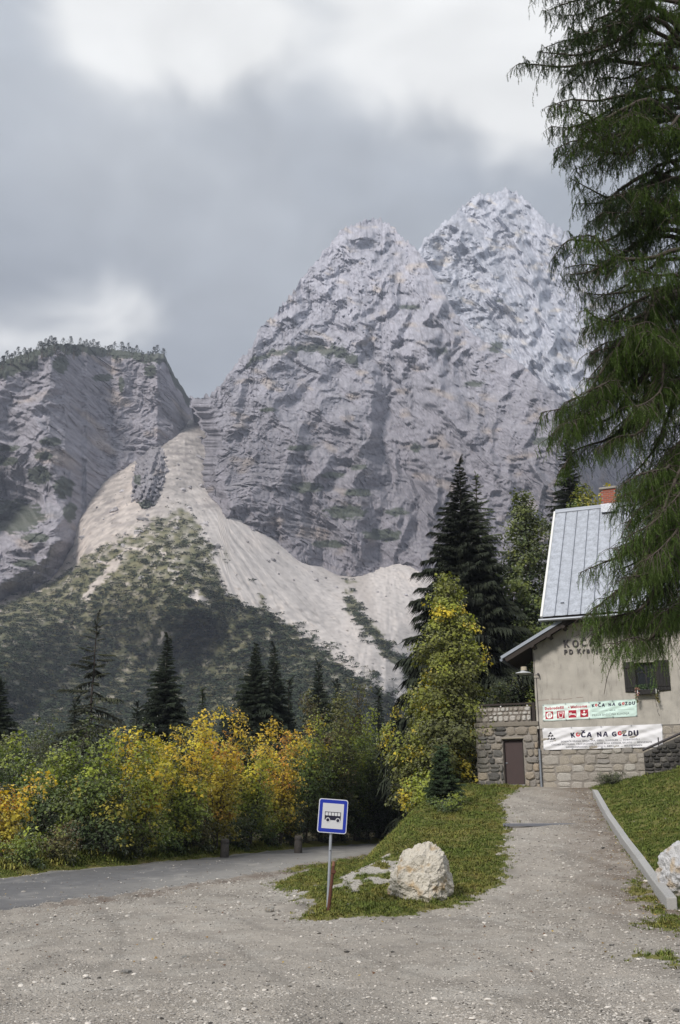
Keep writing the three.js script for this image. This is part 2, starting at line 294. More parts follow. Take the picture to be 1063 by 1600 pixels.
// a mountain face: columns between two pixel rows of the photograph, real distances, folded by ridges, gullies and bedding
function face({ name, label, x0, x1, nx, ny, top, foot, drop = 45, footD, steep, jag = 5, relief, tint, left, dist, edge = () => 0 }) {
  const topY = curve(top), footY = curve(foot), footDist = curve(footD), pos = [], color = [], index = [], BACK = 5;
  for (let i = 0; i <= nx; i++) {
    const p0 = lerp(x0, x1, i / nx), yt = topY(p0) + (typeof jag === 'function' ? jag(p0) : jag) * (0.6 * n2(p0 / 9, 1.5) + 0.28 * n2(p0 / 4, 4.5) - 0.9 * ridge2(p0 / 19, 8.5, 2)), yb = Math.max(footY(p0), yt + 2), Db = footDist(p0), hb = Db * tanUp(yb);
    for (let j = 0; j <= ny + BACK; j++) {
      const s = Math.min(1, j / ny), py = lerp(yb + drop, yt, s), e0 = edge(p0), px = e0 * e0 * 2.2 * n2(py / 21, 3.3) + (left ? p0 + Math.max(0, left(py) + 5 * n2(py / 17, 2.2) + 2.5 * n2(py / 6, 8.2) - x0) * Math.exp(-(p0 - x0) / 110) : p0);
      const tb = steep(px, py), e = tanUp(py);
      let D = (hb - Db * tb) / (e - tb);
      if (!(D > 0) || D > 3200) D = 3200;
      const X = (px - 531.5) / 1600 * D, Y = e * D;
      D -= relief(X, Y, px, py) * lerp(1, 0.45, smoothstep(s, 0.95, 1.01)) * (1 - 0.85 * e0); D += (x0 < 0 ? 40 : 110) * e0 * e0;
      if (dist) D = dist(px, py, relief(X, Y, px, py));
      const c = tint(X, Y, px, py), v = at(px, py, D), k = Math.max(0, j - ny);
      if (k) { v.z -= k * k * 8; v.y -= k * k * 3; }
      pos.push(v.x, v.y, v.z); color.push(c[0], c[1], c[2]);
    }
  }
  const m = ny + BACK + 1;
  for (let i = 0; i < nx; i++) for (let j = 0; j < m - 1; j++) { const a = i * m + j; index.push(a, a + m, a + 1, a + m, a + m + 1, a + 1); }
  const g = fromArrays(pos, { index, color });
  // green cushions grow on ledges that face up
  const N = g.attributes.normal, C = g.attributes.color;
  for (let k = 0; k < N.count; k++) { const up = N.getY(k); if (up > 0.62) { const f = smoothstep(up, 0.62, 0.9) * 0.12; C.setXYZ(k, lerp(C.getX(k), 0.5, f), lerp(C.getY(k), 0.48, f), lerp(C.getZ(k), 0.45, f)); } }
  return structure(name, g, new THREE.MeshStandardMaterial({ vertexColors: true, roughness: 1 }), label, 'mountain');
}
const hash = (i, j, k) => { let h = Math.imul(i, 374761393) + Math.imul(j, 668265263) + Math.imul(k, 1274126177) | 0; h = Math.imul(h ^ h >>> 13, 1274126177); h ^= h >>> 16; return (h >>> 0) / 4294967296; };
// angular blocks: every cell of a jittered net is a plane of its own tilt
function blocks(x, y, size, seed, tilt, step) {
  x /= size; y /= size; const i0 = Math.floor(x), j0 = Math.floor(y); let best = 9, bx = 0, by = 0, bi = 0, bj = 0;
  for (let i = i0 - 1; i <= i0 + 1; i++) for (let j = j0 - 1; j <= j0 + 1; j++) { const cx = i + hash(i, j, seed), cy = j + hash(i, j, seed + 1), d = (cx - x) ** 2 + (cy - y) ** 2; if (d < best) { best = d; bx = x - cx; by = y - cy; bi = i; bj = j; } }
  return size * (bx * (hash(bi, bj, seed + 2) - 0.5) * 2 * tilt + by * (hash(bi, bj, seed + 3) - 0.55) * 2 * tilt + (hash(bi, bj, seed + 4) - 0.5) * step);
}
const rock = (X, Y, o) => {
  const w1 = fbm2(X / 130 + o, Y / 150, 3), w2 = fbm2(X / 120 + 31, Y / 140 + o, 3), wx = X + 24 * w1, wy = Y + 22 * w2, s1 = n2(X / 17 + o, Y / 15), s2 = n2(X / 15 + 7, Y / 18 + o);
  const big = 52 * ridge2(wx / 200 + o + wy / 1100, wy / 950, 2) + 17 * ridge2(wx / 78 + 3 - wy / 300, wy / 420 + o, 2, 0.5);
  const k = 1 + Math.round(o), an = 0.28 * Math.cos(o * 1.3), ca = Math.cos(an), sa = Math.sin(an), u = X * ca + Y * sa + 20 * w1 + 4 * s1, v = Y * ca - X * sa + 26 * w2 + 4 * s2, rib = (x) => Math.sqrt(x * x + 0.002);
  const mid = 9 * rib(n2(u / 42 + o, v / 210)) + 5.5 * rib(n2(u / 20 + 9, v / 85 + o)) + 4.2 * rib(n2(u / 10 + o, v / 28 + 4)) + 2.4 * rib(n2(u / 5.6 + 3, v / 10 + o)) + blocks(u * 1.1, v * 0.9, 27, k + 20, 0.14, 0.09) + blocks(u, v * 1.1, 9, k + 40, 0.16, 0.1);
  const small = 1.3 * rib(n2(X / 3.6, Y / 4.4 + o)) * 1.4 + 0.5 * n2(X / 2.1, Y / 2.1);
  const q = (Y - 0.10 * X + 12 * w2 + 2.5 * n2(X / 38, Y / 60)), saw = (t) => { const f = t - Math.floor(t); return f < 0.8 ? f / 0.8 : (1 - f) / 0.2; };
  const bed = smoothstep(fbm2(X / 150 + 2 + o, Y / 110, 3), -0.1, 0.4);
  return [big + mid + small, bed, (saw(q / 27) - 0.5) * 3.6 + (saw(q / 10.3 + 0.3) - 0.5) * 2.0 + (saw(q / 5.2) - 0.5) * 1.2];
};
const spots = (L, px, py, w = 1) => { let m = 0; for (const [x, y, rx, ry] of L) { const d = Math.hypot((px - x) / rx, (py - y) / ry); m = Math.max(m, 1 - d * d); } return m; };
const veg = [0.04, 0.052, 0.03];
function rockTint(X, Y, base, o) {
  const a = fbm2(X / 90 + o, Y / 120, 4), b = fbm2(X / 14, Y / 16 + o, 3), streak = fbm2(X / 8 + o, Y / 85, 3), ww = 8 * n2(X / 40, Y / 40 + o);
  const vein = Math.abs(n2((X + ww) / 19 + o, (Y - ww) / 52)), vein2 = Math.abs(n2((X - ww) / 60, (Y + 0.2 * X + ww) / 13 + o)), chip = fbm2(X / 4.2 + o, Y / 5, 2);
  const k = 1 + 0.18 * a + 0.22 * b + 0.22 * chip - 0.24 * smoothstep(streak, 0.15, 0.6) - 0.34 * smoothstep(vein, 0.07, 0.0) - 0.26 * smoothstep(vein2, 0.08, 0.0) + 0.25 * smoothstep(fbm2(X / 11 + 30, Y / 17 + o, 3), 0.25, 0.6);
  const ochre = smoothstep(fbm2(X / 70 + 50, Y / 60 + o, 3), 0.25, 0.62) * 0.6;
  return base.map((c, i) => lerp(c, c * [1.32, 1.14, 0.85][i], ochre) * k);
}
const greenOn = (c, m) => { const f = smoothstep(m, 0.25, 0.42) * 0.92; return c.map((k, i) => lerp(k, veg[i], f)); };

// scree cones and the pine covered slope in front of them
{
  const topY = curve([[-90, 900], [60, 880], [110, 800], [140, 745], [205, 690], [255, 645], [285, 632], [340, 640], [360, 720], [420, 780], [500, 830], [620, 830], [760, 840], [1160, 850]]);
  const nx = 470, ny = 250, pos = [], color = [], index = [];
  const stony = [[228, 810, 60, 22], [160, 800, 60, 50], [290, 700, 40, 60], [150, 860, 70, 30], [330, 790, 50, 14]];
  for (let i = 0; i <= nx; i++) {
    const px = lerp(-90, 1160, i / nx), yt = topY(px);
    for (let j = 0; j <= ny; j++) {
      const py = lerp(1300, yt, Math.pow(j / ny, 0.75)), D0 = screeD(px, py), X = (px - 531.5) / 1600 * D0, Y = tanUp(py) * D0;
      let D = D0 + 2 * n2(Math.atan2(py - (px > 545 ? 850 : 745), px - (px > 545 ? 605 : 290)) * 15, 2.5) + 5 * fbm2(X / 60, Y / 90, 3) * (D0 / 700) + 1.6 * n2(X / 11, Y / 9) + 2.2 * smoothstep(fbm2(X / 8, Y / 7, 2), 0.3, 0.7);
      const v = vegetation(px, py), A = px > 545 ? [605, 850] : [290, 745], fan = Math.atan2(py - A[1], px - A[0]), rad = Math.hypot(px - A[0], py - A[1]), chute = 0.6 * n2(fan * 11, rad / 190) + 0.5 * n2(fan * 27, rad / 120 + 4), fine = fbm2(X / 7, Y / 7, 3), c1 = fbm2(X / 55 + 3, Y / 90, 3);
      let c = [0.475, 0.463, 0.452].map((k) => k * (1 + 0.18 * chute + 0.22 * fine + 0.14 * c1 - 0.3 * smoothstep(Math.abs(n2(fan * 16 + 3, rad / 160)), 0.12, 0.0)));
      const warm = smoothstep(320 - px, 0, 120) * 0.4 + smoothstep(c1, 0.1, 0.6) * 0.2; c = c.map((k, q) => k * [1.05, 0.96, 0.88][q] * warm + k * (1 - warm));
      const greyer = smoothstep(polyDist([[500, 890], [560, 940], [600, 1010], [575, 880]], px, py), -10, 14) * 0.5 + spots([[690, 900, 40, 60]], px, py) * 0.3; c = c.map((k, q) => lerp(k, [0.30, 0.28, 0.26][q], clamp(greyer, 0, 0.8)));
      const rubble = clamp(spots(stony, px, py), 0, 1) * smoothstep(n2(X / 14, Y / 12), -0.1, 0.6); c = c.map((k, q) => lerp(k, [0.25, 0.235, 0.235][q], rubble * 0.75)); const up = smoothstep(py, 860, 740) * smoothstep(px, 380, 300); c = c.map((k, q) => k * (1 - (0.26 + 0.3 * smoothstep(py, 680, 640)) * up * (1 + 1.6 * fbm2(X / 22, Y / 15, 3))) * [1.03, 0.98, 0.95][q]);
      const g1 = fbm2(X / 16 + 8, Y / 9, 3), under = [lerp(0.085, 0.22, clamp(0.4 + 0.7 * g1, 0, 1)), lerp(0.092, 0.20, clamp(0.4 + 0.7 * g1, 0, 1)), lerp(0.045, 0.11, clamp(0.4 + 0.7 * g1, 0, 1))];
      const low = smoothstep(py, 930, 1040); c = c.map((k, q) => lerp(k, lerp(under[q], veg[q], low * 0.3), smoothstep(v, 0.25, 0.8)));
      if (v < 0.5 && fine > 0.25 && n2(X / 3, Y / 3) > 0.2) D -= 2.2;
      const w = at(px, py, D); pos.push(w.x, w.y, w.z); color.push(...c);
    }
  }
  const m = ny + 1;
  for (let i = 0; i < nx; i++) for (let j = 0; j < ny; j++) { const a = i * m + j; index.push(a, a + m, a + 1, a + m, a + m + 1, a + 1); }
  structure('scree_slope', fromArrays(pos, { index, color }), new THREE.MeshStandardMaterial({ vertexColors: true, roughness: 1 }), 'pale scree cones below the cliffs, green and dark with dwarf pine lower down', 'scree slope');
}
const footB = [[297, 745], [303, 762], [318, 772], [350, 778], [395, 803], [420, 832], [450, 852], [480, 872], [520, 892], [548, 897], [575, 884], [605, 872], [640, 880], [700, 905], [900, 935], [1160, 950]];
const distAlong = (foot, step = 30) => { const f = curve(foot), out = []; for (let x = foot[0][0]; x <= foot[foot.length - 1][0]; x += step) out.push([x, (screeD(x - step, f(x - step)) + screeD(x, f(x)) + screeD(x + step, f(x + step))) / 3]); return out; };
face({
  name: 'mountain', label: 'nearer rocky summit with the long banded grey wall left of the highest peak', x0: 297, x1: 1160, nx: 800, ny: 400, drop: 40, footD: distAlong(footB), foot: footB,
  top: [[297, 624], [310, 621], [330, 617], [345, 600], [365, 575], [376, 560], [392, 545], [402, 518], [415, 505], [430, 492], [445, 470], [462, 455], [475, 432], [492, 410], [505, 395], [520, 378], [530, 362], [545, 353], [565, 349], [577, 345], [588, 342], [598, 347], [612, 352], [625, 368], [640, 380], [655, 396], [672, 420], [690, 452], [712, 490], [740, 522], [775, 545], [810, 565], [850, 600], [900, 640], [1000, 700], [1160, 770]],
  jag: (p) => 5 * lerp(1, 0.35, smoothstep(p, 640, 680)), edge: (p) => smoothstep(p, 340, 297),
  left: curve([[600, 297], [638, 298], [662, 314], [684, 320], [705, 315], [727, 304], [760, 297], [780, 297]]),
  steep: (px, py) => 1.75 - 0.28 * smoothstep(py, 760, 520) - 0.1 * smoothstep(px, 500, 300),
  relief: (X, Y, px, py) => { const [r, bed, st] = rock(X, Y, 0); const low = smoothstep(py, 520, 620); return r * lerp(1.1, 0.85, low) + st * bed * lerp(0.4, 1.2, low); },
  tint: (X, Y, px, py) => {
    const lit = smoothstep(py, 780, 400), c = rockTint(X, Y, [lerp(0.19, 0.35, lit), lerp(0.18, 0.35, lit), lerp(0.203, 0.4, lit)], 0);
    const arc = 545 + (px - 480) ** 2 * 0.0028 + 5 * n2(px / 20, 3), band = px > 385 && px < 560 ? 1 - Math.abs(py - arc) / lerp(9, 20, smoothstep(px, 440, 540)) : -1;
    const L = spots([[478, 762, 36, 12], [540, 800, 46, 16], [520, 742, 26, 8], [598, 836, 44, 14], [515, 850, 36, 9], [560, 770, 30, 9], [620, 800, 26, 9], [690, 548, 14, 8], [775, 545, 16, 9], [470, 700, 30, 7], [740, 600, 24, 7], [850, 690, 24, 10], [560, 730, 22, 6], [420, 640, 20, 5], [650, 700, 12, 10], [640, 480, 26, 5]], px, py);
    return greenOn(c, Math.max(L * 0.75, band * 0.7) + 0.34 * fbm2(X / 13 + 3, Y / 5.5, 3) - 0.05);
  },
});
face({
  name: 'mountain', label: 'highest pale grey rocky peak with the pointed double summit', x0: 640, x1: 1160, nx: 370, ny: 270, drop: 60, foot: [[640, 480], [712, 530], [775, 580], [850, 640], [1000, 740], [1160, 800]], footD: [[640, 1520], [900, 1500], [1160, 1420]],
  top: [[640, 410], [655, 392], [663, 375], [680, 362], [700, 345], [718, 328], [735, 312], [741, 305], [757, 304], [770, 308], [779, 298], [790, 294], [805, 300], [820, 312], [835, 325], [848, 340], [862, 352], [880, 362], [895, 372], [905, 386], [930, 430], [960, 470], [1000, 520], [1160, 640]],
  steep: (px, py) => 1.6, jag: 4.5,
  relief: (X, Y, px, py) => { const [r, bed, st] = rock(X, Y, 13); const f = px / 60 - py / 110; return r + 10 * ridge2(f * 2.2, (px + py) / 260, 2) + st * bed * 0.3; },
  tint: (X, Y, px, py) => { const c = rockTint(X, Y, [0.385, 0.40, 0.455], 13); return greenOn(c, spots([[690, 545, 14, 8], [775, 540, 18, 9], [780, 470, 10, 4]], px, py) * 0.7 + 0.3 * fbm2(X / 13 + 3, Y / 5.5, 3) - 0.05); },
});
const footC = [[-90, 985], [0, 930], [70, 897], [82, 885], [105, 858], [112, 832], [128, 798], [136, 762], [160, 746], [212, 716], [240, 706], [262, 690], [285, 668], [296, 652], [305, 646]];
const topC = [[-90, 560], [0, 566], [30, 556], [60, 546], [90, 537], [130, 540], [180, 547], [230, 553], [256, 553], [265, 570], [275, 590], [288, 610], [296, 623], [305, 630]];
face({
  name: 'cliff', label: 'broad grey cliff on the left with trees along its flat top', x0: -90, x1: 305, nx: 358, ny: 310, drop: 40, foot: footC, footD: distAlong(footC, 24), top: topC, jag: 2.2, edge: (p) => smoothstep(p, 285, 305),
  steep: (px, py) => 2.6 - 1.0 * smoothstep(py, 690, 800) * smoothstep(px, 200, 60),
  relief: (X, Y, px, py) => {
    const [r, bed, st] = rock(X, Y, 27), q = Y + 0.55 * X, saw = (t) => { const f = t - Math.floor(t); return f < 0.75 ? f / 0.75 : (1 - f) / 0.25; };
    const dip = smoothstep(py, 570, 620) * smoothstep(px, 280, 230), lobe = 60 * smoothstep(polyDist([[-90, 940], [0, 830], [70, 785], [105, 800], [112, 850], [70, 900], [-90, 990]], px, py), -12, 25);
    return r * 0.62 + st * 0.35 + (saw((q + 16 * n2(X / 70, Y / 70)) / 17) - 0.5) * 4.2 * dip + lobe;
  },
  tint: (X, Y, px, py) => {
    const c = rockTint(X, Y, [0.255, 0.243, 0.272], 27), up = curve(topC)(px);
    const rim = 1 - (py - up) / (px < 60 ? 34 : 18 + 9 * n2(px / 25, 2));
    const L = spots([[20, 806, 62, 34], [80, 690, 22, 9], [62, 742, 26, 18], [100, 762, 22, 22], [110, 800, 14, 20], [70, 712, 20, 8], [0, 720, 40, 10], [160, 590, 20, 8], [95, 570, 16, 20], [55, 840, 30, 10], [40, 880, 26, 8], [235, 580, 12, 14], [190, 600, 6, 16], [10, 700, 26, 7]], px, py);
    return greenOn(c, Math.max(L * 0.85, Math.min(1, rim * 1.9)) + 0.36 * fbm2(X / 11 + 3, Y / 7, 3) - 0.02);
  },
});
const RIB = [[235, 674], [249, 684], [258, 705], [262, 735], [254, 765], [242, 787], [226, 799], [208, 783], [203, 755], [210, 722], [222, 695]];
const footRib = [[192, 800], [270, 800]];
face({
  name: 'rock_rib', label: 'grey rock rib standing between the two scree chutes', x0: 192, x1: 270, nx: 110, ny: 150, drop: 22, foot: footRib, footD: [[192, 950], [270, 950]], jag: 0,
  top: [[192, 664], [270, 664]], steep: () => 1.6, dist: (px, py, r) => { const d = polyDist(RIB, px, py) + 4 * n2(px / 9, py / 9) + 2 * n2(px / 4, py / 4); return screeD(px, py) + 6 - Math.min(1, Math.max(0, d + 1) / 25) ** 0.85 * (40 + 12 * n2(px / 11 + py / 30, py / 50) + 3 * n2(px / 5, py / 9) + 0.35 * r); },
  relief: (X, Y, px, py) => { const [r, b, st] = rock(X, Y, 27); return r * 0.7; },
  tint: (X, Y, px, py) => greenOn(rockTint(X, Y, [0.205, 0.195, 0.215], 27), spots([[228, 790, 18, 12], [215, 750, 8, 12]], px, py) * 0.75 + 0.3 * n2(X / 10, Y / 6)),
});
// fallen blocks on the scree
{
  const g = new THREE.IcosahedronGeometry(1, 1), P = g.attributes.position; for (let i = 0; i < P.count; i++) { const x = P.getX(i), y = P.getY(i), z = P.getZ(i), k = 0.75 + 0.35 * n3(x * 1.3, y * 1.3, z * 1.3); P.setXYZ(i, x * k, y * k * 0.7, z * k); } g.computeVertexNormals();
  const list = []; while (list.length < 1300) {
    const px = R(20, 660), py = R(640, 1080), v = vegetation(px, py), cl = n2(px / 16, py / 10) + 0.5 * n2(px / 5, py / 4); if (rnd() > smoothstep(py, 980, 700) || cl < 0.45 || v > 0.7) continue;
    list.push([at(px, py, screeD(px, py) - 1.5), (0.4 + 3.4 * rnd() ** 7) * (px < 340 && py < 860 ? 1.35 : 0.9)]);
  }
  const m = new THREE.InstancedMesh(g, mat(1, 1, 1, { roughness: 1 }), list.length), X = new THREE.Matrix4(), q = new THREE.Quaternion(), c = new THREE.Color();
  list.forEach(([p, s], i) => { q.setFromEuler(new THREE.Euler(R(-0.5, 0.5), R(0, 6.28), R(-0.5, 0.5))); X.compose(p, q, new THREE.Vector3(s * R(0.9, 1.7), s, s)); m.setMatrixAt(i, X); const k = R(0.22, 0.5); m.setColorAt(i, c.setRGB(k * 1.02, k * 0.98, k)); });
  m.name = 'scree_blocks'; m.castShadow = m.receiveShadow = true; scene.add(m); tag(m, 'fallen grey rock blocks strewn over the scree below the cliffs', 'fallen rocks', null, 'stuff');
}
// dwarf pine on the slope: nobody could count it
{
  const pos = [], nor = [], r = mulberry(31);
  for (let k = 0; k < 46; k++) {
    const a = r() * 6.283, e = Math.acos(1 - r() * 1.05), rad = 0.55 + 0.5 * r(), c = [Math.cos(a) * Math.sin(e) * rad, Math.max(-0.05, Math.cos(e) * rad * 0.62), Math.sin(a) * Math.sin(e) * rad], s = 0.16 + 0.2 * r();
    for (let t = 0; t < 3; t++) { pos.push(c[0] + s * (r() - 0.5) * 2, c[1] + s * (r() - 0.4) * 1.5, c[2] + s * (r() - 0.5) * 2); nor.push(c[0], c[1] + 0.35, c[2]); }
  }
  const g = fromArrays(pos, { normal: nor }), list = [];
  while (list.length < 24000) {
    const px = R(-90, 1150), py = 780 + 420 * Math.pow(rnd(), 0.8), v = vegetation(px, py);
    const gap = n2(px / 11, py / 5.5) + 0.6 * n2(px / 24, py / 12 + 9); if (v < 0.12 || rnd() > v * 1.2 || gap < lerp(0.35, -0.62, v * lerp(0.8, 1, smoothstep(py, 850, 1000)))) continue;
    const D = screeD(px, py), s = R(1.2, 2.9) * lerp(0.8, 1.15, smoothstep(py, 800, 1000)) * (D / 650) ** 0.35;
    list.push([at(px, py, D - 1), s, v, fbm2(px / 30, py / 14, 3)]);
  }
  const m = new THREE.InstancedMesh(g, mat(1, 1, 1, { roughness: 1, side: THREE.DoubleSide }), list.length), M = new THREE.Matrix4(), q = new THREE.Quaternion(), c = new THREE.Color();
  list.forEach(([p, s, v, f], i) => {
    q.setFromAxisAngle(new THREE.Vector3(0, 1, 0), rnd() * 6.28); M.compose(p, q, new THREE.Vector3(s * R(1, 1.7), s * R(0.75, 1.2), s * R(1, 1.7))); m.setMatrixAt(i, M);
    const k = R(0.75, 1.3) * (1 + 0.45 * f), o = rnd() < 0.08 ? 1 : 0; m.setColorAt(i, c.setRGB((0.036 + 0.05 * o) * k, (0.052 + 0.03 * o) * k, (0.026) * k));
  });
  m.name = 'dwarf_pine_scrub'; m.castShadow = m.receiveShadow = true; scene.add(m); tag(m, 'dark green dwarf pine scrub spread over the lower scree slope', 'dwarf pine', null, 'stuff');
}
// trees along the top of the left cliff
{
  const tree = thing('cliff_tree', 'small dark pine standing on the edge of the left cliff top', 'pine tree', [0, 0, 0], 0, 'pines along the top of the left cliff');
  part('trunk', new THREE.CylinderGeometry(0.12, 0.22, 8, 5).translate(0, 4, 0), mat(0.09, 0.07, 0.055), tree);
  const pos = [], r = mulberry(8);
  for (let k = 0; k < 150; k++) { const t = Math.pow(r(), 0.8), y = 2.2 + 7.2 * t, w = 2.3 * (1 - t) ** 0.7 + 0.35, a = r() * 6.283, d = w * Math.sqrt(r()), s = 0.55; for (let v = 0; v < 3; v++) pos.push(Math.cos(a) * d + s * (r() - 0.5) * 2, y + s * (r() - 0.5) * 1.3, Math.sin(a) * d + s * (r() - 0.5) * 2); }
  part('crown', fromArrays(pos), mat(0.03, 0.042, 0.026, { side: THREE.DoubleSide, roughness: 1 }), tree);
  const up = curve(topC), D0 = curve(distAlong(footC, 24)); let first = true;
  for (let px = -6; px < 258; px += R(1.6, 4.4)) {
    if (px > 226 && rnd() < 0.3) continue;
    const yb = curve(footC)(px), Db = D0(px), tb = 2.6, D = (Db * tanUp(yb) - Db * tb) / (tanUp(up(px)) - tb);
    const o = first ? tree : tree.clone(); if (!first) { o.name = numbered('cliff_tree'); scene.add(o); } first = false;
    const s = 1.5 * R(0.55, 1.2) * (px > 60 && px < 110 ? 1.1 : 0.95); const lower = rnd() < 0.45 && px < 250; o.position.copy(at(px, up(px) + (lower ? R(8, 24) : R(2, 7)), lower ? D - R(22, 34) : D + R(0, 6))); o.scale.set(s * R(0.9, 1.5), s, s * R(0.9, 1.5)); o.rotation.y = R(0, 6.28);
  }
}
// ---------------------------------------------------------------- the hut (local axes: x along the facade, y up, z out of it)
const HUT = at(848, 1228, 45), TURN = -THREE.MathUtils.degToRad(22);
const hut = thing('mountain_hut', 'cream plastered mountain hut with stone base and grey sheet metal roof', 'hut', HUT.toArray(), TURN);
const hutPoint = (x, y, z) => new THREE.Vector3(x, y, z).applyAxisAngle(new THREE.Vector3(0, 1, 0), TURN).add(HUT);
const plasterMap = repeat(tileTexture(256, (u, v) => 0.88 + 0.2 * tileNoise(u, v, 3, 2, 4) - 0.12 * smoothstep(tileNoise(u, v * 0.2, 12, 5, 3), 0.2, 0.7) + 0.06 * tileNoise(u, v, 50, 5, 2)), 1 / 3);
const grainMap = tileTexture(256, (u, v) => 0.8 + 0.2 * tileNoise(u, v * 0.1, 30, 2, 3));
const M = {
  plaster: mat(0.45, 0.425, 0.38, { map: plasterMap, bumpMap: plasterMap, bumpScale: 0.006 }),
  mortar: mat(0.29, 0.265, 0.235, { map: soilMap, bumpMap: soilMap, bumpScale: 0.01 }),
  darkMortar: mat(0.1, 0.095, 0.085, { map: soilMap }),
  darkWood: mat(0.035, 0.026, 0.021, { map: grainMap, roughness: 0.8 }), shutter: mat(0.008, 0.0065, 0.006, { map: grainMap, roughness: 0.7 }),
  door: mat(0.05, 0.026, 0.024, { map: grainMap, roughness: 0.55 }), zinc: new THREE.MeshStandardMaterial({ color: col(0.50, 0.53, 0.585), roughness: 0.5, metalness: 0.35, map: repeat(tileTexture(256, (u, v) => 0.84 + 0.2 * tileNoise(u, v, 4, 7, 4) + 0.16 * tileNoise(u, v, 14, 3, 3)), 0.45), bumpMap: repeat(tileTexture(256, (u, v) => 0.5 + 0.4 * tileNoise(u, v, 6, 3, 3)), 0.7), bumpScale: 0.012 }),
  zincDark: mat(0.17, 0.19, 0.225, { roughness: 0.5, metalness: 0.4 }), brick: mat(0.36, 0.10, 0.06), cap: mat(0.3, 0.28, 0.25), concrete: mat(0.33, 0.315, 0.29, { map: soilMap }), glass: new THREE.MeshStandardMaterial({ color: col(0.008, 0.01, 0.01), roughness: 0.2 }), white: mat(0.72, 0.72, 0.7, { roughness: 0.5 }), letters: mat(0.02, 0.015, 0.018, { roughness: 0.5 }),
  pipe: mat(0.27, 0.29, 0.32, { roughness: 0.45, metalness: 0.5 }), rail: mat(0.035, 0.03, 0.035, { roughness: 0.5 }),
};
const stoneBump = repeat(tileTexture(256, (u, v) => 0.5 + 0.4 * tileNoise(u, v, 9, 5, 4)), 2.2), stoneMap = repeat(tileTexture(256, (u, v) => 0.82 + 0.26 * tileNoise(u, v, 7, 9, 4)), 1.7);
const stoneMats = (list) => list.map(([r, g, b]) => new THREE.MeshStandardMaterial({ color: col(r, g, b), roughness: 0.95, map: stoneMap, bumpMap: stoneBump, bumpScale: 0.02, flatShading: true }));
const paleStones = stoneMats([[0.42, 0.39, 0.345], [0.36, 0.33, 0.29], [0.47, 0.445, 0.40], [0.40, 0.36, 0.30], [0.33, 0.31, 0.285]]);
const warmStones = stoneMats([[0.36, 0.31, 0.245], [0.31, 0.275, 0.23], [0.40, 0.33, 0.25], [0.27, 0.25, 0.225], [0.34, 0.31, 0.275]]);
const greyStones = stoneMats([[0.15, 0.145, 0.135], [0.2, 0.19, 0.175], [0.125, 0.12, 0.112], [0.24, 0.225, 0.2]]);
const rubbleStones = stoneMats([[0.50, 0.47, 0.43], [0.42, 0.385, 0.34], [0.56, 0.54, 0.50], [0.36, 0.325, 0.28]]);
const blackStones = stoneMats([[0.075, 0.07, 0.066], [0.11, 0.105, 0.095], [0.05, 0.048, 0.045], [0.16, 0.15, 0.135]]);
// one stone: an uneven rounded block whose front bulges; w, h its size, depth how proud it stands
function stoneGeo(w, h, depth, round = 0.3, n = 9) {
  const pos = [0, 0, 0], index = [], ring = [[], [], []], ph = R(0, 6.28);
  for (let k = 0; k < n; k++) {
    const a = ph + k / n * 6.283, c = Math.cos(a), s = Math.sin(a), q = 1 / Math.pow(Math.abs(c) ** (2 / round) + Math.abs(s) ** (2 / round), round / 2), j = R(0.9, 1.04);
    const x = c * q * w / 2 * j, y = s * q * h / 2 * R(0.92, 1.03);
    ring[0].push([x, y, -0.06]); ring[1].push([x, y, depth * 0.45 * R(0.7, 1.2)]); ring[2].push([x * R(0.66, 0.84), y * R(0.62, 0.84), depth * R(0.85, 1.15)]);
  }
  pos[0] = R(-0.1, 0.1) * w; pos[1] = R(-0.1, 0.1) * h; pos[2] = depth * R(0.9, 1.25);
  for (const r of ring) for (const p of r) pos.push(...p);
  const id = (r, k) => 1 + r * n + (k % n);
  for (let k = 0; k < n; k++) { index.push(id(2, k), id(2, k + 1), 0); for (let r = 0; r < 2; r++) index.push(id(r, k), id(r, k + 1), id(r + 1, k), id(r, k + 1), id(r + 1, k + 1), id(r + 1, k)); }
  const g = fromArrays(pos, { index }), uv = [], P = g.attributes.position, o = R(0, 1), o2 = R(0, 1);
  for (let i = 0; i < P.count; i++) uv.push(P.getX(i) + o, P.getY(i) + o2);
  g.setAttribute('uv', new THREE.Float32BufferAttribute(uv, 2)); return g;
}
// courses of stones in a rectangle, skipping where hole(x, y, w, h) says so
function layStones(parent, z, x0, x1, y0, y1, { rows, width, depth = 0.05, round = 0.28, gap = 0.025, mats, hole, topAt }) {
  let y = y0; const f = (v) => (typeof v === 'function' ? v() : v);
  while (y < y1 - 0.05) {
    let h = Math.min(f(rows), y1 - y); if (y1 - y - h < 0.1) h = y1 - y;
    let x = x0;
    while (x < x1 - 0.03) {
      let w = f(width); if (x1 - x - w < 0.12) w = x1 - x;
      const two = h > 0.2 && rnd() < 0.16, list = two ? [[y, h * 0.5], [y + h * 0.5, h * 0.5]] : [[y, h]];
      for (const [yy, hh] of list) {
        let X0 = x, X1 = x + w;
        if (hole) for (const [a, b, c, d] of hole) if (yy + hh > c + 0.04 && yy < d - 0.04) { if (X0 >= a && X1 <= b) X1 = X0; else if (X0 < a && X1 > a) X1 = a; else if (X0 < b && X1 > b) X0 = b; }
        if (X1 - X0 < 0.07) continue;
        if (topAt && yy + hh * 0.7 > topAt((X0 + X1) / 2)) continue;
        const m = typeof mats === 'function' ? mats((X0 + X1) / 2, yy + hh / 2) : mats;
        const s = part('stone', stoneGeo(X1 - X0 - gap, hh - gap, depth * R(0.5, 1.35), round * R(0.75, 1.3)), pick(m), parent); s.position.set((X0 + X1) / 2, yy + hh / 2, z + R(-0.012, 0.012)); s.rotation.z = R(-0.05, 0.05);
      }
      x += w;
    }
    y += h;
  }
}
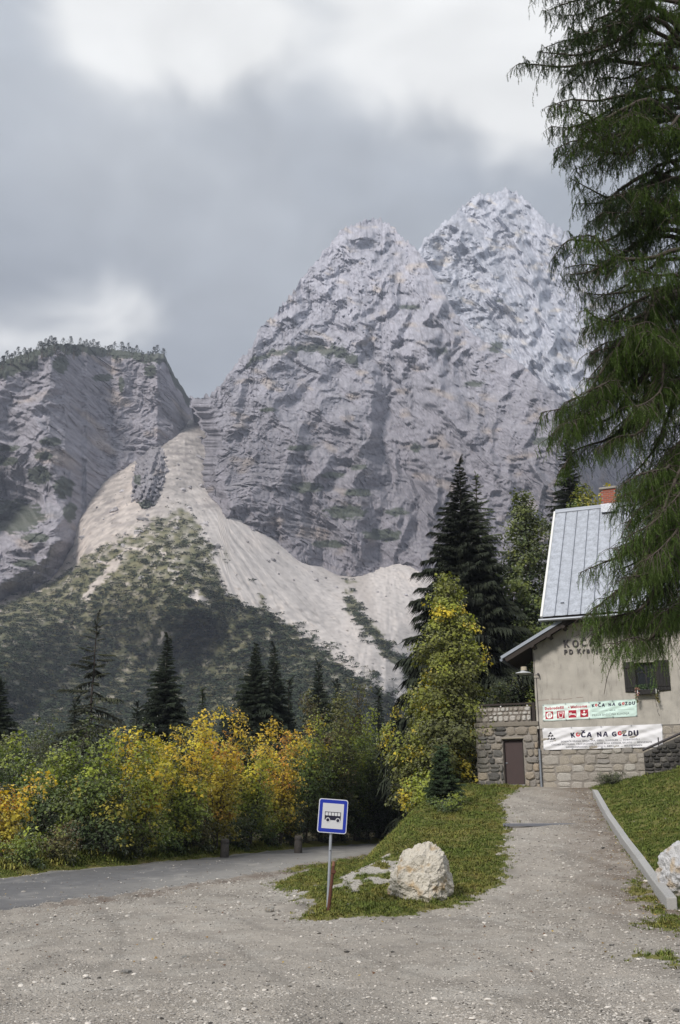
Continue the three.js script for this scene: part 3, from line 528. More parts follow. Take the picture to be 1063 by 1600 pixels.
{
  // body of the house: plaster wall with a slanting top left corner, openings cut for the window
  const wall = (pts, holes, depth) => { const s = new THREE.Shape(pts.map((p) => new THREE.Vector2(...p))); for (const h of holes) s.holes.push(new THREE.Path(h.map((p) => new THREE.Vector2(...p)))); return new THREE.ExtrudeGeometry(s, { depth, bevelEnabled: false }); };
  const win = [[4.26, 3.86], [5.12, 3.86], [5.12, 5.08], [4.26, 5.08]];
  part('wall', wall([[-0.1, 2.42], [11, 2.42], [11, 7.15], [1.75, 7.0], [-0.1, 6.05]], [win], 0.4).translate(0, 0, -0.4), M.plaster, hut);
  part('wall', wall([[0, 2.42], [7.6, 2.42], [7.6, 6.2], [0, 6.2]], [], 0.3).rotateY(Math.PI / 2).translate(-0.09, 0, -0.4), M.darkWood, hut, 'dark timber side wall under the low eave');
  const base = part('stone_wall', [box(11, 4.4, 0.34, 5.5, 0.2, -0.19)], M.mortar, hut, 'coursed pale stone base under the plaster');
  const D = 0.0;
  layStones(base, -0.02, 0.02, 6.4, -0.25, 2.38, { rows: () => R(0.27, 0.43), width: () => R(0.34, 0.78), depth: 0.04, round: 0.2, gap: 0.022, mats: paleStones });
  // crack in the plaster under the window and a faint stain line
  part('crack', mergeGeometries([[5.0, 3.45, 0.16, 1.3], [5.03, 3.25, 0.2, 1.75], [5.06, 3.02, 0.16, 1.4], [5.09, 2.85, 0.14, 1.9]].map(([x, y, l, a]) => box(l, 0.018, 0.004).rotateZ(a).translate(x, y, 0.0025))), M.letters, hut);
  const rusty = mat(0.24, 0.19, 0.165); for (const [x, y, l, a] of [[0.15, 3.66, 0.5, 0.03], [0.72, 3.68, 0.5, -0.05], [1.22, 3.66, 0.4, 0.06], [1.75, 3.71, 0.3, 0.02]]) part('crack', box(l, 0.022, 0.004).rotateZ(a).translate(x + 0.1, y, 0.0025), rusty, hut);
  // window: shutters folded out on both sides, frame, panes
  const w = part('window', [box(0.86, 0.07, 0.09, 4.69, 3.9, -0.2), box(0.86, 0.07, 0.09, 4.69, 5.04, -0.2), box(0.07, 1.08, 0.09, 4.3, 4.47, -0.2), box(0.07, 1.08, 0.09, 5.08, 4.47, -0.2), box(0.06, 1.08, 0.09, 4.69, 4.47, -0.2), box(0.33, 0.04, 0.07, 4.5, 4.68, -0.2), box(0.33, 0.04, 0.07, 4.88, 4.68, -0.2)], M.shutter, hut);
  for (const x of [4.5, 4.885]) { part('pane', box(0.32, 0.68, 0.012, x, 4.31, -0.21), M.glass, w); part('pane', box(0.32, 0.3, 0.012, x, 4.86, -0.21), M.glass, w); }
  part('sill', rbox(1.0, 0.06, 0.2, 4.69, 3.83, 0.03), M.concrete, w);
  for (const [x, ww, tilt] of [[4.03, 0.46, -0.12], [5.4, 0.54, 0.1]]) {
    const s = part('shutter', [box(ww, 1.28, 0.035)], M.shutter, hut); s.position.set(x, 4.48, 0.05); s.rotation.y = tilt;
    for (let k = 0; k < 4; k++) part('board', rbox(ww / 4 - 0.012, 1.26, 0.016, -ww / 2 + ww / 8 + k * ww / 4, 0, 0.026, 0.006), M.shutter, s);
    for (const y of [-0.42, 0.42]) part('batten', box(ww - 0.04, 0.09, 0.02, 0, y, 0.045), M.shutter, s);
  }
  // main roof facing the camera, made of standing seam panels
  const E = [0.9, 7.2], T = [-4.5, 13.6], L = Math.hypot(E[0] - T[0], T[1] - E[1]), ang = Math.atan2(T[1] - E[1], E[0] - T[0]), rx0 = 0.58;
  const roof = new THREE.Group(); roof.name = 'roof'; hut.add(roof); roof.position.set(0, E[1], E[0]); roof.rotation.x = -(Math.PI / 2 - ang); // local y runs up the slope, local z is its normal
  part('roof_deck', box(9.6, L, 0.12, rx0 + 4.85, L / 2, -0.075), M.darkWood, roof);
  const pw = 0.56;
  for (let k = 0; k < 17; k++) {
    const x = rx0 + pw * (k + 0.5), nx = 5, ny = 26, g = new THREE.PlaneGeometry(pw - 0.012, L, nx, ny), P = g.attributes.position;
    for (let i = 0; i < P.count; i++) P.setZ(i, 0.004 + 0.008 * n2(P.getX(i) * 2 + k * 7, P.getY(i) * 1.6) + 0.005 * n2(P.getX(i) * 5, P.getY(i) * 4 + k * 3));
    const U = g.attributes.uv; for (let i = 0; i < U.count; i++) U.setXY(i, U.getX(i) * 0.56 + k * 0.61, U.getY(i) * L + k * 1.7);
    g.computeVertexNormals(); part('roof_panel', g.translate(x, L / 2, 0.002), M.zinc, roof);
    if (k) part('seam', box(0.02, L, 0.05, rx0 + pw * k, L / 2, 0.028), M.zincDark, roof);
  }
  part('rake_trim', box(0.1, L + 0.04, 0.16, rx0 - 0.03, L / 2, -0.03), M.white, roof);
  part('ridge_cap', box(9.6, 0.3, 0.05, rx0 + 4.8, L + 0.02, 0.03), M.zinc, roof);
  for (let k = 0; k < 3; k++) part('snow_guard', box(0.16, 0.03, 0.05, rx0 + 0.85 + k * 3.1, 0.85, 0.04), M.zincDark, roof);
  part('roof_back', box(9.6, L, 0.14).rotateX(Math.PI / 2 - ang).translate(rx0 + 4.85, (E[1] + T[1]) / 2 - 0.05, 2 * T[0] - (E[0] + T[0]) / 2 - 0.06), M.zincDark, hut);
  part('gable', wall([[T[0] * 2 - 0.5, 6.4], [0.5, 7.05], [T[0], 13.3]].map(([z, y]) => [-z, y]), [], 0.2).rotateY(Math.PI / 2).translate(1.05, 0, 0), M.plaster, hut);
  const gut = new THREE.CylinderGeometry(0.07, 0.07, 9.7, 10, 1, false).rotateZ(Math.PI / 2); part('gutter', gut.translate(rx0 + 4.7, E[1] - 0.16, E[0] + 0.06), M.pipe, hut);
  part('soffit', box(9.4, 0.05, 1.0, rx0 + 5.2, E[1] - 0.13, 0.42), M.darkWood, hut);
  part('tie_rod', box(0.04, 0.5, 0.04).rotateZ(0.8).translate(2.35, 6.95, 0.75), M.pipe, hut);
  for (let k = 0; k < 9; k++) part('rafter_end', box(0.13, 0.17, 0.8, 1.5 + k, E[1] - 0.27, 0.4), M.darkWood, hut);
  // lower roof sinking to the left, seen at its dark verge
  const a = Math.atan2(6.93 - 5.5, 1.33 + 1.34), l = Math.hypot(2.67, 1.43) + 0.9, low = new THREE.Group(); low.name = 'low_roof'; hut.add(low); low.position.set(-1.36, 5.5, 0); low.rotation.z = a;
  part('roof_panel', box(l, 0.04, 3.2, l / 2, 0.05, -0.88), M.zincDark, low); part('roof_deck', box(l - 0.05, 0.1, 3.1, l / 2, -0.03, -0.88), M.darkWood, low);
  part('verge_trim', box(l + 0.02, 0.13, 0.05, l / 2, 0.035, 0.73), mat(0.26, 0.29, 0.335, { roughness: 0.5, metalness: 0.3 }), low); part('verge_board', box(l - 0.1, 0.2, 0.05, l / 2 + 0.06, -0.14, 0.68), M.darkWood, low);
  part('gutter', new THREE.CylinderGeometry(0.065, 0.065, 3.25, 10).rotateX(Math.PI / 2).translate(-0.06, -0.05, -0.9), M.zincDark, low);
  for (const x of [0.9, 1.75, 2.5]) part('rafter_end', box(0.16, 0.2, 1.5, x + 0.55, -0.2, 0.0), M.darkWood, low);
  // drainpipe and cable at the corner
  part('drainpipe', [new THREE.CylinderGeometry(0.05, 0.05, 1.62, 10).translate(-0.03, 0.75, 0.09), new THREE.CylinderGeometry(0.062, 0.062, 0.06, 10).translate(-0.03, 1.1, 0.09), new THREE.CylinderGeometry(0.062, 0.062, 0.06, 10).translate(-0.03, 0.4, 0.09)], M.pipe, hut);
  part('cable', [box(0.025, 2.9, 0.02, 0.0, 3.2, 0.012), box(0.02, 0.9, 0.02, -0.06, 5.3, 0.012)], M.letters, hut);
  // chimney
  const ch = part('chimney', [box(0.66, 0.8, 0.6, 3.32, 13.95, -4.3)], M.mortar, hut);
  for (let r = 0; r < 8; r++) for (let k = 0; k < 3; k++) { const o = r % 2 ? 0.11 : 0; part('brick', rbox(0.2, 0.075, 0.02, 3.1 + k * 0.22 + o - 0.05, 13.6 + r * 0.1, -3.995, 0.006), r % 3 ? M.brick : mat(0.30, 0.085, 0.055), ch); }
  for (let r = 0; r < 8; r++) for (let k = 0; k < 2; k++) part('brick', rbox(0.02, 0.075, 0.26, 2.985, 13.6 + r * 0.1, -4.45 + k * 0.29, 0.006), M.brick, ch);
  part('chimney_cap', rbox(0.86, 0.1, 0.8, 3.32, 14.4, -4.3, 0.02), M.cap, ch); part('flashing', box(0.8, 0.42, 0.74, 3.32, 13.38, -4.3), M.zinc, ch);
}
// raised letters on the plaster
const font = await new FontLoader().loadAsync('fonts/droid/droid_sans_bold.typeface.json');
{
  const g = new THREE.Group(); g.name = 'lettering'; hut.add(g);
  const write = (text, x, y, size, gap) => { for (const c of text) { if (c === ' ') { x += size * 0.55; continue; } const t = new TextGeometry(c, { font, size, depth: 0.05, curveSegments: 3, bevelEnabled: false }); t.computeBoundingBox(); const w = t.boundingBox.max.x; const m = part('letter', t, M.letters, g); m.position.set(x, y, 0.002); m.rotation.z = R(-0.06, 0.06); x += w + gap; } };
  write('KOČA', 1.28, 5.93, 0.31, 0.1); write('PD Kranjska', 1.28, 5.62, 0.21, 0.055);
}
// stone annex with door and parapet
const annex = thing('stone_annex', 'low rough stone annex with brown door left of the plastered hut', 'annex', HUT.toArray(), TURN);
{
  const L0 = -2.86, R0 = -0.08;
  const w = part('stone_wall', [box(1.18, 2.9, 3.2, L0 + 0.6, 1.15, -1.62), box(0.66, 2.9, 3.2, R0 - 0.34, 1.15, -1.62), box(0.9, 0.6, 3.2, -1.21, 2.3, -1.62), box(0.9, 2.2, 2.6, -1.21, 0.9, -1.9)], M.mortar, annex);
  const tone = (x, y) => (x < -2.0 + 0.3 * n2(y * 2, 3) && y < 1.9 + 0.3 * n2(x * 3, 1) && rnd() < 0.8 ? greyStones : x < -1.7 && rnd() < 0.4 ? greyStones : warmStones);
  layStones(w, -0.01, L0, R0, -0.05, 2.56, { rows: () => R(0.24, 0.42), width: () => R(0.22, 0.6), depth: 0.075, round: 0.3, gap: 0.02, mats: tone, hole: [[-1.68, -0.74, -0.2, 2.02]] });
  for (let k = 0; k < 7; k++) { const s = part('stone', stoneGeo(0.4, 0.38, 0.05, 0.25), pick(greyStones), w); s.position.set(L0 - 0.01, 0.16 + k * 0.36, -0.25 - (k % 2) * 0.3); s.rotation.y = -Math.PI / 2; }
  part('ledge', rbox(R0 - L0 + 0.12, 0.2, 3.3, (L0 + R0) / 2, 2.66, -1.6, 0.03), mat(0.24, 0.215, 0.18, { map: soilMap, bumpMap: soilMap, bumpScale: 0.02 }), annex);
  const p = part('parapet', [box(R0 - L0 - 0.3, 0.68, 0.3, (L0 + R0) / 2 - 0.12, 3.1, -0.2)], mat(0.2, 0.175, 0.15, { map: soilMap }), annex);
  layStones(p, -0.06, L0 + 0.03, R0 - 0.26, 2.78, 3.06, { rows: 0.29, width: () => R(0.2, 0.33), depth: 0.07, round: 0.55, gap: 0.03, mats: rubbleStones });
  layStones(p, -0.06, L0 + 0.03, R0 - 0.26, 3.06, 3.42, { rows: () => R(0.1, 0.19), width: () => R(0.13, 0.3), depth: 0.06, round: 0.6, gap: 0.028, mats: rubbleStones });
  for (const x of [-2.7, -1.7, -0.5]) part('rail_post', box(0.05, 0.16, 0.05, x, 3.46, -0.12), M.white, annex);
  part('rail_beam', rbox(2.72, 0.09, 0.14, -1.5, 3.55, -0.14, 0.015), M.darkWood, annex);
  part('end_post', box(0.14, 0.85, 0.16, -0.22, 3.15, -0.12), M.darkWood, annex);
  const d = part('door', [box(0.86, 1.95, 0.06, -1.21, 1.0, -0.2)], M.door, annex);
  for (const x of [-1.64, -0.78]) part('door_frame', box(0.05, 2.0, 0.14, x, 1.0, -0.13), M.darkWood, d);
  part('door_frame', box(0.92, 0.06, 0.14, -1.21, 1.99, -0.13), M.darkWood, d); part('handle', rbox(0.1, 0.03, 0.04, -1.55, 1.0, -0.15), M.pipe, d); part('threshold', rbox(1.0, 0.1, 0.26, -1.21, 0.02, -0.04), M.concrete, annex);
  part('lintel', rbox(1.05, 0.06, 0.12, -1.21, 2.06, 0.0), mat(0.3, 0.27, 0.22), annex);
}
// dark dry stone wall beside the steps on the right, with its handrail
const stairWall = thing('dry_stone_wall', 'blackish dry stone wall rising beside the lawn right of the banner', 'stone wall', HUT.toArray(), TURN);
{
  const topAt = (x) => 1.28 + (x - 4.4) * 0.42;
  const s = new THREE.Shape([[4.36, -0.6], [9, -0.6], [9, topAt(9)], [4.36, topAt(4.36)]].map((p) => new THREE.Vector2(...p)));
  const w = part('wall_core', new THREE.ExtrudeGeometry(s, { depth: 0.5, bevelEnabled: false }).translate(0, 0, -0.1), M.darkMortar, stairWall);
  layStones(w, 0.4, 4.36, 7.2, -0.2, 2.5, { rows: () => R(0.12, 0.24), width: () => R(0.16, 0.42), depth: 0.09, round: 0.4, gap: 0.02, mats: blackStones, topAt });
  const h = thing('handrail', 'dark sloping handrail crossing the right end of the white banner', 'handrail', HUT.toArray(), TURN);
  const a = Math.atan2(0.6, 1.46); part('rail', new THREE.CylinderGeometry(0.05, 0.05, 5, 8).rotateZ(Math.PI / 2).translate(2.5, 0, 0).rotateZ(a).translate(4.32, 1.37, 0.35), M.rail, h);
  for (const x of [5.0, 6.2]) part('rail_post', new THREE.CylinderGeometry(0.025, 0.025, 0.5, 6).translate(x, topAt(x) + 0.1, 0.35), M.rail, h);
}
// enamel lamp on a bracket under the low eave
{
  const p = hutPoint(-0.5, 4.84, 0.35), t = thing('wall_lamp', 'white enamel disc lamp on a bracket under the left eave', 'lamp', p.toArray(), TURN);
  part('lamp_shade', new THREE.LatheGeometry([[0.02, 0.14], [0.1, 0.13], [0.14, 0.07], [0.33, 0.02], [0.35, -0.02], [0.33, -0.015], [0.12, 0.03], [0.02, 0.05]].map((q) => new THREE.Vector2(...q)), 24), mat(0.55, 0.57, 0.6, { roughness: 0.35 }), t);
  part('lamp_cap', new THREE.CylinderGeometry(0.13, 0.14, 0.16, 16).translate(0.03, 0.2, 0), mat(0.42, 0.37, 0.28), t);
  part('bracket', [new THREE.CylinderGeometry(0.018, 0.018, 0.66, 6).rotateZ(Math.PI / 2).translate(0.3, -0.08, -0.18), box(0.05, 0.1, 0.4, 0.62, -0.06, -0.3)], M.rail, t);
}
// window box with plants
{
  const p = hutPoint(4.69, 3.72, 0.2), t = thing('window_box', 'dark window box with trailing plants under the shuttered window', 'window box', p.toArray(), TURN);
  part('planter', rbox(0.9, 0.18, 0.2, 0, 0.06, 0), M.shutter, t);
  for (const x of [-0.36, 0.4]) part('holder', box(0.025, 0.34, 0.03, x, 0.0, 0.11), M.white, t);
  const leaf = (n, f) => { const pos = []; for (let k = 0; k < n; k++) { const c = f(), s = 0.05; for (let v = 0; v < 3; v++) pos.push(c[0] + R(-s, s), c[1] + R(-s, s), c[2] + R(-s, s)); } return fromArrays(pos); };
  part('foliage', leaf(260, () => { const x = R(-0.45, 0.45); return [x, 0.18 + R(0, 0.22) * (1 - x * x), R(-0.1, 0.14)]; }), mat(0.05, 0.09, 0.03, { side: THREE.DoubleSide }), t);
  part('foliage', leaf(150, () => { const k = rnd() < 0.5 ? -0.4 : 0.42; return [k + gauss() * 0.07, -0.05 - R(0, 0.32), 0.14 + gauss() * 0.04]; }), mat(0.14, 0.12, 0.035, { side: THREE.DoubleSide }), t, 'yellowing plants hanging below the window box');
  part('flowers', leaf(22, () => { const k = pick([-0.46, -0.3, -0.4]); return [k + gauss() * 0.06, R(-0.1, 0.25), 0.16]; }), mat(0.42, 0.2, 0.17, { side: THREE.DoubleSide }), t);
}
// banners: printed cloth, slightly wavy, tied at eyelets
function banner(name, label, corners, draw, W, H, z, wav) {
  const c = document.createElement('canvas'); c.width = W; c.height = H; const x = c.getContext('2d'); draw(x, W, H);
  const t = new THREE.CanvasTexture(c); t.colorSpace = THREE.SRGBColorSpace;
  const [A, B, C, D] = corners, nx = 60, ny = 16, pos = [], uv = [], index = [];
  for (let j = 0; j <= ny; j++) for (let i = 0; i <= nx; i++) {
    const u = i / nx, v = j / ny, a = lerp(A[0], B[0], u), b = lerp(D[0], C[0], u), ya = lerp(A[1], B[1], u), yb = lerp(D[1], C[1], u);
    const sag = -0.012 * Math.abs(Math.sin(u * Math.PI * 4)) * (1 - v), fold = wav * (n2(u * 5 + v * 2.5, v * 1.2 + z * 9) + 0.6 * n2(u * 11 - v * 4, 3));
    pos.push(lerp(a, b, v), lerp(ya, yb, v) + sag, fold * Math.min(1, 6 * Math.min(v + 0.12, 1.08 - v))); uv.push(u, 1 - v);
  }
  for (let j = 0; j < ny; j++) for (let i = 0; i < nx; i++) { const k = j * (nx + 1) + i; index.push(k, k + nx + 1, k + 1, k + 1, k + nx + 1, k + nx + 2); }
  const th = thing(name, label, 'banner', hutPoint(0, 0, z).toArray(), TURN);
  part('cloth', fromArrays(pos, { index, uv }), new THREE.MeshStandardMaterial({ map: t, roughness: 0.75, side: THREE.DoubleSide }), th);
  const ring = new THREE.TorusGeometry(0.022, 0.007, 5, 10), rm = M.pipe;
  for (let k = 0; k <= 4; k++) for (const v of [0, 1]) { const p = v ? [lerp(D[0], C[0], k / 4), lerp(D[1], C[1], k / 4) + 0.03] : [lerp(A[0], B[0], k / 4), lerp(A[1], B[1], k / 4) - 0.03]; part('eyelet', ring, rm, th).position.set(p[0] + (k === 0 ? 0.03 : k === 4 ? -0.03 : 0), p[1], 0.025); }
}
const crooked = (x, text, px, py, size, step, rs, red = 'O') => { // uneven hand cut capitals
  let q = px; [...text].forEach((c, i) => { const s = size * (red.includes(c) ? 0.72 : 0.92 + 0.2 * ((i * 37) % 5) / 5); x.save(); x.font = `bold ${s}px sans-serif`; const w = x.measureText(c).width; x.translate(q + w / 2, py - (red.includes(c) ? size * 0.17 : 0)); x.rotate((((i * 53) % 7) - 3) * rs); x.fillStyle = c === 'O' && red ? '#c3122a' : '#191335'; x.strokeStyle = x.fillStyle; x.lineWidth = size * 0.05; x.textAlign = 'center'; x.fillText(c, 0, 0); if (c === 'O') { x.lineWidth = size * 0.09; } x.strokeText(c, 0, 0); x.restore(); q += w + step; }); return q;
};
banner('welcome_banner', 'mint green welcome banner with four red pictograms, the upper banner on the plaster', [[0.21, 3.46], [4.24, 3.54], [4.2, 2.81], [0.19, 2.74]], (x, W, H) => {
  const g = x; g.fillStyle = '#dde9e4'; g.fillRect(0, 0, W, H); g.fillStyle = '#cde4dc'; g.fillRect(W * 0.51, 0, W * 0.49, H); g.strokeStyle = '#9db5ae'; g.lineWidth = 6; g.strokeRect(9, 9, W - 18, H - 18);
  g.fillStyle = '#a5182f'; g.strokeStyle = '#a5182f'; g.lineWidth = 3; g.font = 'bold 66px sans-serif'; g.textAlign = 'left'; g.fillText('Dobrodošli', 34, 98, 400); g.strokeText('Dobrodošli', 34, 98, 400); g.fillText('Welcome', 496, 98, 310); g.strokeText('Welcome', 496, 98, 310); g.beginPath(); g.arc(464, 76, 10, 0, 7); g.fill();
  for (let k = 0; k < 4; k++) { const X = 46 + k * 206, Y = 132, s = 138; g.fillStyle = '#a5182f'; g.fillRect(X, Y, s, s); g.fillStyle = '#eef1ee'; g.strokeStyle = '#eef1ee'; g.lineWidth = 12;
    if (k === 0) { g.beginPath(); g.ellipse(X + s / 2, Y + s / 2, 54, 58, 0, 0, 7); g.fill(); g.fillStyle = '#a5182f'; g.fillRect(X + 50, Y + 32, 9, 76); g.fillRect(X + 78, Y + 32, 9, 76); }
    if (k === 1) { g.beginPath(); g.moveTo(X + 22, Y + 22); g.lineTo(X + 116, Y + 22); g.lineTo(X + 98, Y + 120); g.lineTo(X + 40, Y + 120); g.closePath(); g.stroke(); g.fillRect(X + 46, Y + 46, 46, 8); }
    if (k === 2) { g.fillRect(X + 14, Y + 62, 110, 22); g.fillRect(X + 14, Y + 46, 14, 56); g.fillRect(X + 110, Y + 70, 14, 32); g.beginPath(); g.arc(X + 44, Y + 52, 11, 0, 7); g.fill(); }
    if (k === 3) { g.beginPath(); g.moveTo(X + 18, Y + 72); g.quadraticCurveTo(X + 69, Y + 150, X + 120, Y + 72); g.lineTo(X + 92, Y + 80); g.lineTo(X + 69, Y + 58); g.lineTo(X + 46, Y + 80); g.closePath(); g.fill(); g.beginPath(); g.arc(X + 69, Y + 34, 16, 0, 7); g.fill(); } }
  crooked(g, 'KOČA', 868, 100, 82, 8, 0.035); crooked(g, 'NA', 1156, 100, 80, 8, 0.035); crooked(g, 'GOZDU', 1328, 100, 80, 8, 0.035);
  g.strokeStyle = '#39504c'; g.lineWidth = 4; g.beginPath(); g.moveTo(868, 176); g.lineTo(1140, 176); g.moveTo(1310, 176); g.lineTo(1600, 176); g.stroke(); g.fillStyle = '#39504c'; g.font = 'bold 28px sans-serif'; g.textAlign = 'center'; g.fillText('HIŠA M.', 1226, 186, 120);
  g.font = '54px sans-serif'; g.textAlign = 'left'; g.fillStyle = '#3a4a48'; g.fillText('PRAVA BABIČINA KUHINJA', 868, 266, 740);
}, 1640, 306, 0.03, 0.02);
banner('name_banner', 'white cloth banner with a black tree emblem, the lower banner over the stone base', [[0.15, 2.44], [5.19, 2.46], [5.13, 1.51], [0.15, 1.51]], (x, W, H) => {
  const g = x; g.fillStyle = '#dcdcdf'; g.fillRect(0, 0, W, H);
  crooked(g, 'KOČA', 470, 190, 128, 12, 0.04); crooked(g, 'NA', 905, 190, 122, 12, 0.04); crooked(g, 'GOZDU', 1152, 190, 124, 10, 0.04);
  g.fillStyle = '#15131f'; const tri = (cx, cy, w, h) => { g.beginPath(); g.moveTo(cx, cy - h); g.lineTo(cx + w, cy); g.lineTo(cx + w * 0.3, cy - h * 0.18); g.lineTo(cx - w * 0.2, cy + h * 0.1); g.lineTo(cx - w, cy); g.closePath(); g.fill(); };
  tri(132, 112, 30, 46); tri(108, 158, 32, 40); tri(160, 158, 30, 40); tri(92, 216, 40, 46); tri(146, 214, 26, 44); tri(190, 212, 38, 36); g.font = '24px sans-serif'; g.textAlign = 'center'; g.fillText('koča', 138, 254);
  g.fillStyle = '#4a4a55'; g.font = 'bold 42px sans-serif'; g.textAlign = 'left'; g.fillText('DOMAČA HRANA, DIVJAČINA, GRILL, SLADOLED  ...  DOBRODOŠLI', 300, 272, 1400); g.fillText('CUCINA NOSTRANA, CACCIAGIONE, CARNE ALLA GRIGLIA, GELATO  ...  BENVENUTI', 138, 324, 1700); g.fillText('HAUSMANNSKOST, WILDFLEISCH, GRILL, EIS  ...  WILLKOMMEN', 376, 376, 1280);
}, 1960, 400, 0.05, 0.035);
// ---------------------------------------------------------------- things on the ground
// bus stop sign
{
  const p = onGround(512, 1425), t = thing('bus_stop_sign', 'square blue and white bus stop sign on a leaning grey pole', 'traffic sign', p.toArray());
  t.rotation.z = -0.042;
  part('pole', new THREE.CylinderGeometry(0.028, 0.028, 1.98, 14).translate(0, 0.97, 0), mat(0.36, 0.385, 0.42, { roughness: 0.45, metalness: 0.5 }), t);
  part('clamp', box(0.09, 0.03, 0.07, 0, 1.55, 0.01), mat(0.3, 0.3, 0.32, { metalness: 0.6, roughness: 0.4 }), t); part('clamp', box(0.09, 0.03, 0.07, 0, 1.85, 0.01), mat(0.3, 0.3, 0.32, { metalness: 0.6, roughness: 0.4 }), t);
  part('plug_hole', new THREE.CylinderGeometry(0.011, 0.011, 0.006, 8).rotateX(Math.PI / 2).translate(0, 1.07, 0.029), M.letters, t);
  const plate = (w, h, r, d, z) => { const s = new THREE.Shape(); const x = w / 2, y = h / 2; s.moveTo(-x + r, -y); s.lineTo(x - r, -y); s.absarc(x - r, -y + r, r, -Math.PI / 2, 0); s.lineTo(x, y - r); s.absarc(x - r, y - r, r, 0, Math.PI / 2); s.lineTo(-x + r, y); s.absarc(-x + r, y - r, r, Math.PI / 2, Math.PI); s.lineTo(-x, -y + r); s.absarc(-x + r, -y + r, r, Math.PI, Math.PI * 1.5); return new THREE.ExtrudeGeometry(s, { depth: d, bevelEnabled: false, curveSegments: 8 }).translate(0, 0, z); };
  const panel = part('sign_panel', plate(0.55, 0.615, 0.045, 0.02, 0), mat(0.62, 0.64, 0.69, { roughness: 0.4 }), t); panel.position.set(0.02, 1.69, 0.045); panel.rotation.z = -0.03; panel.rotation.y = 0.1;
  part('blue_border', plate(0.52, 0.585, 0.035, 0.003, 0.02), mat(0.012, 0.032, 0.34, { roughness: 0.35 }), panel); part('white_field', plate(0.4, 0.455, 0.004, 0.003, 0.023), mat(0.58, 0.59, 0.61, { roughness: 0.4 }), panel);
  const bus = part('bus_symbol', [box(0.305, 0.148, 0.003, 0, 0.0, 0.0275)], mat(0.012, 0.012, 0.03, { roughness: 0.4 }), panel), wm = mat(0.58, 0.59, 0.61, { roughness: 0.4 });
  for (let k = 0; k < 5; k++) part('window_symbol', plate(0.048, 0.056, 0.006, 0.002, 0.029).translate(-0.116 + k * 0.058, 0.034, 0), wm, panel);
  for (const x of [-0.09, 0.1]) { part('wheel_symbol', new THREE.CylinderGeometry(0.044, 0.044, 0.002, 20).rotateX(Math.PI / 2).translate(x, -0.074, 0.03), wm, panel); part('wheel_symbol', new THREE.CylinderGeometry(0.029, 0.029, 0.002, 20).rotateX(Math.PI / 2).translate(x, -0.074, 0.0318), bus.material, panel); }
  const q = onGround(513, 1427), s = thing('metal_stake', 'rusty brown iron stake leaning against the bus sign pole', 'stake', q.toArray());
  const rust = mat(0.115, 0.045, 0.028, { roughness: 0.95, map: soilMap });
  part('post', new THREE.CylinderGeometry(0.028, 0.033, 0.86, 8).translate(0, 0.41, 0), rust, s); part('collar', rbox(0.09, 0.06, 0.08, 0.01, 0.72, 0), rust, s); part('top_knob', new THREE.CylinderGeometry(0.026, 0.032, 0.08, 8).translate(0, 0.86, 0), mat(0.2, 0.1, 0.06), s); s.rotation.z = -0.115; s.position.z += 0.075;
}
// rocks
function rockGeo(planes, det, rough, seed) {
  let g = mergeVertices(new THREE.IcosahedronGeometry(1, det).deleteAttribute('normal').deleteAttribute('uv')); const P = g.attributes.position, v = new THREE.Vector3(), color = [], uv = [];
  const rp = mulberry(Math.round(seed * 10)); for (let k = 0; k < 16; k++) { const z = rp() * 1.6 - 0.6, a = rp() * 6.283, q = Math.sqrt(Math.max(0, 1 - z * z)); planes = planes.concat([[Math.cos(a) * q, z, Math.sin(a) * q, (Math.max(...planes.map((p) => p[3])) + Math.min(...planes.map((p) => p[3]))) / 2 * (0.97 + 0.12 * rp())]]); }
  const N = planes.map(([x, y, z, d]) => [new THREE.Vector3(x, y, z).normalize(), d]);
  for (let i = 0; i < P.count; i++) {
    v.fromBufferAttribute(P, i); let r = 9; for (const [n, d] of N) { const c = n.dot(v); if (c > 0.05) r = smin(r, d / c, 0.018); }
    const x = v.x * r, y = v.y * r, z = v.z * r, a = fbm3(x * 2.2 + seed, y * 2.2, z * 2.2, 4), b = 1 - 2 * Math.abs(n3(x * 3.1 + seed, y * 3.6, z * 3.1)), c = fbm3(x * 11, y * 11 + seed, z * 11, 3);
    const k = r * (1 + rough * (0.11 * a + 0.05 * b + 0.035 * c + 0.022 * (1 - 2 * Math.abs(n3(x * 7 + seed, y * 8, z * 7))))); P.setXYZ(i, v.x * k, v.y * k, v.z * k);
    const ochre = smoothstep(fbm3(x * 1.7 + 9 + seed, y * 1.7, z * 1.7, 3) - y * 0.12, 0.1, 0.5), dark = smoothstep(c + 0.5 * a, 0.25, 0.7) * 0.5;
    const base = [0.54, 0.505, 0.435].map((k2, q) => lerp(k2, [0.43, 0.305, 0.16][q], ochre * 0.8) * (1 - 0.6 * dark)); color.push(...base);
  }
  g.setAttribute('color', new THREE.Float32BufferAttribute(color, 3)); g.computeVertexNormals(); g = toCreasedNormals(g, 0.6);
  const Q = g.attributes.position; for (let i = 0; i < Q.count; i++) uv.push(Q.getX(i) + Q.getZ(i) * 0.6, Q.getY(i) + Q.getZ(i) * 0.5); g.setAttribute('uv', new THREE.Float32BufferAttribute(uv, 2)); return g;
}
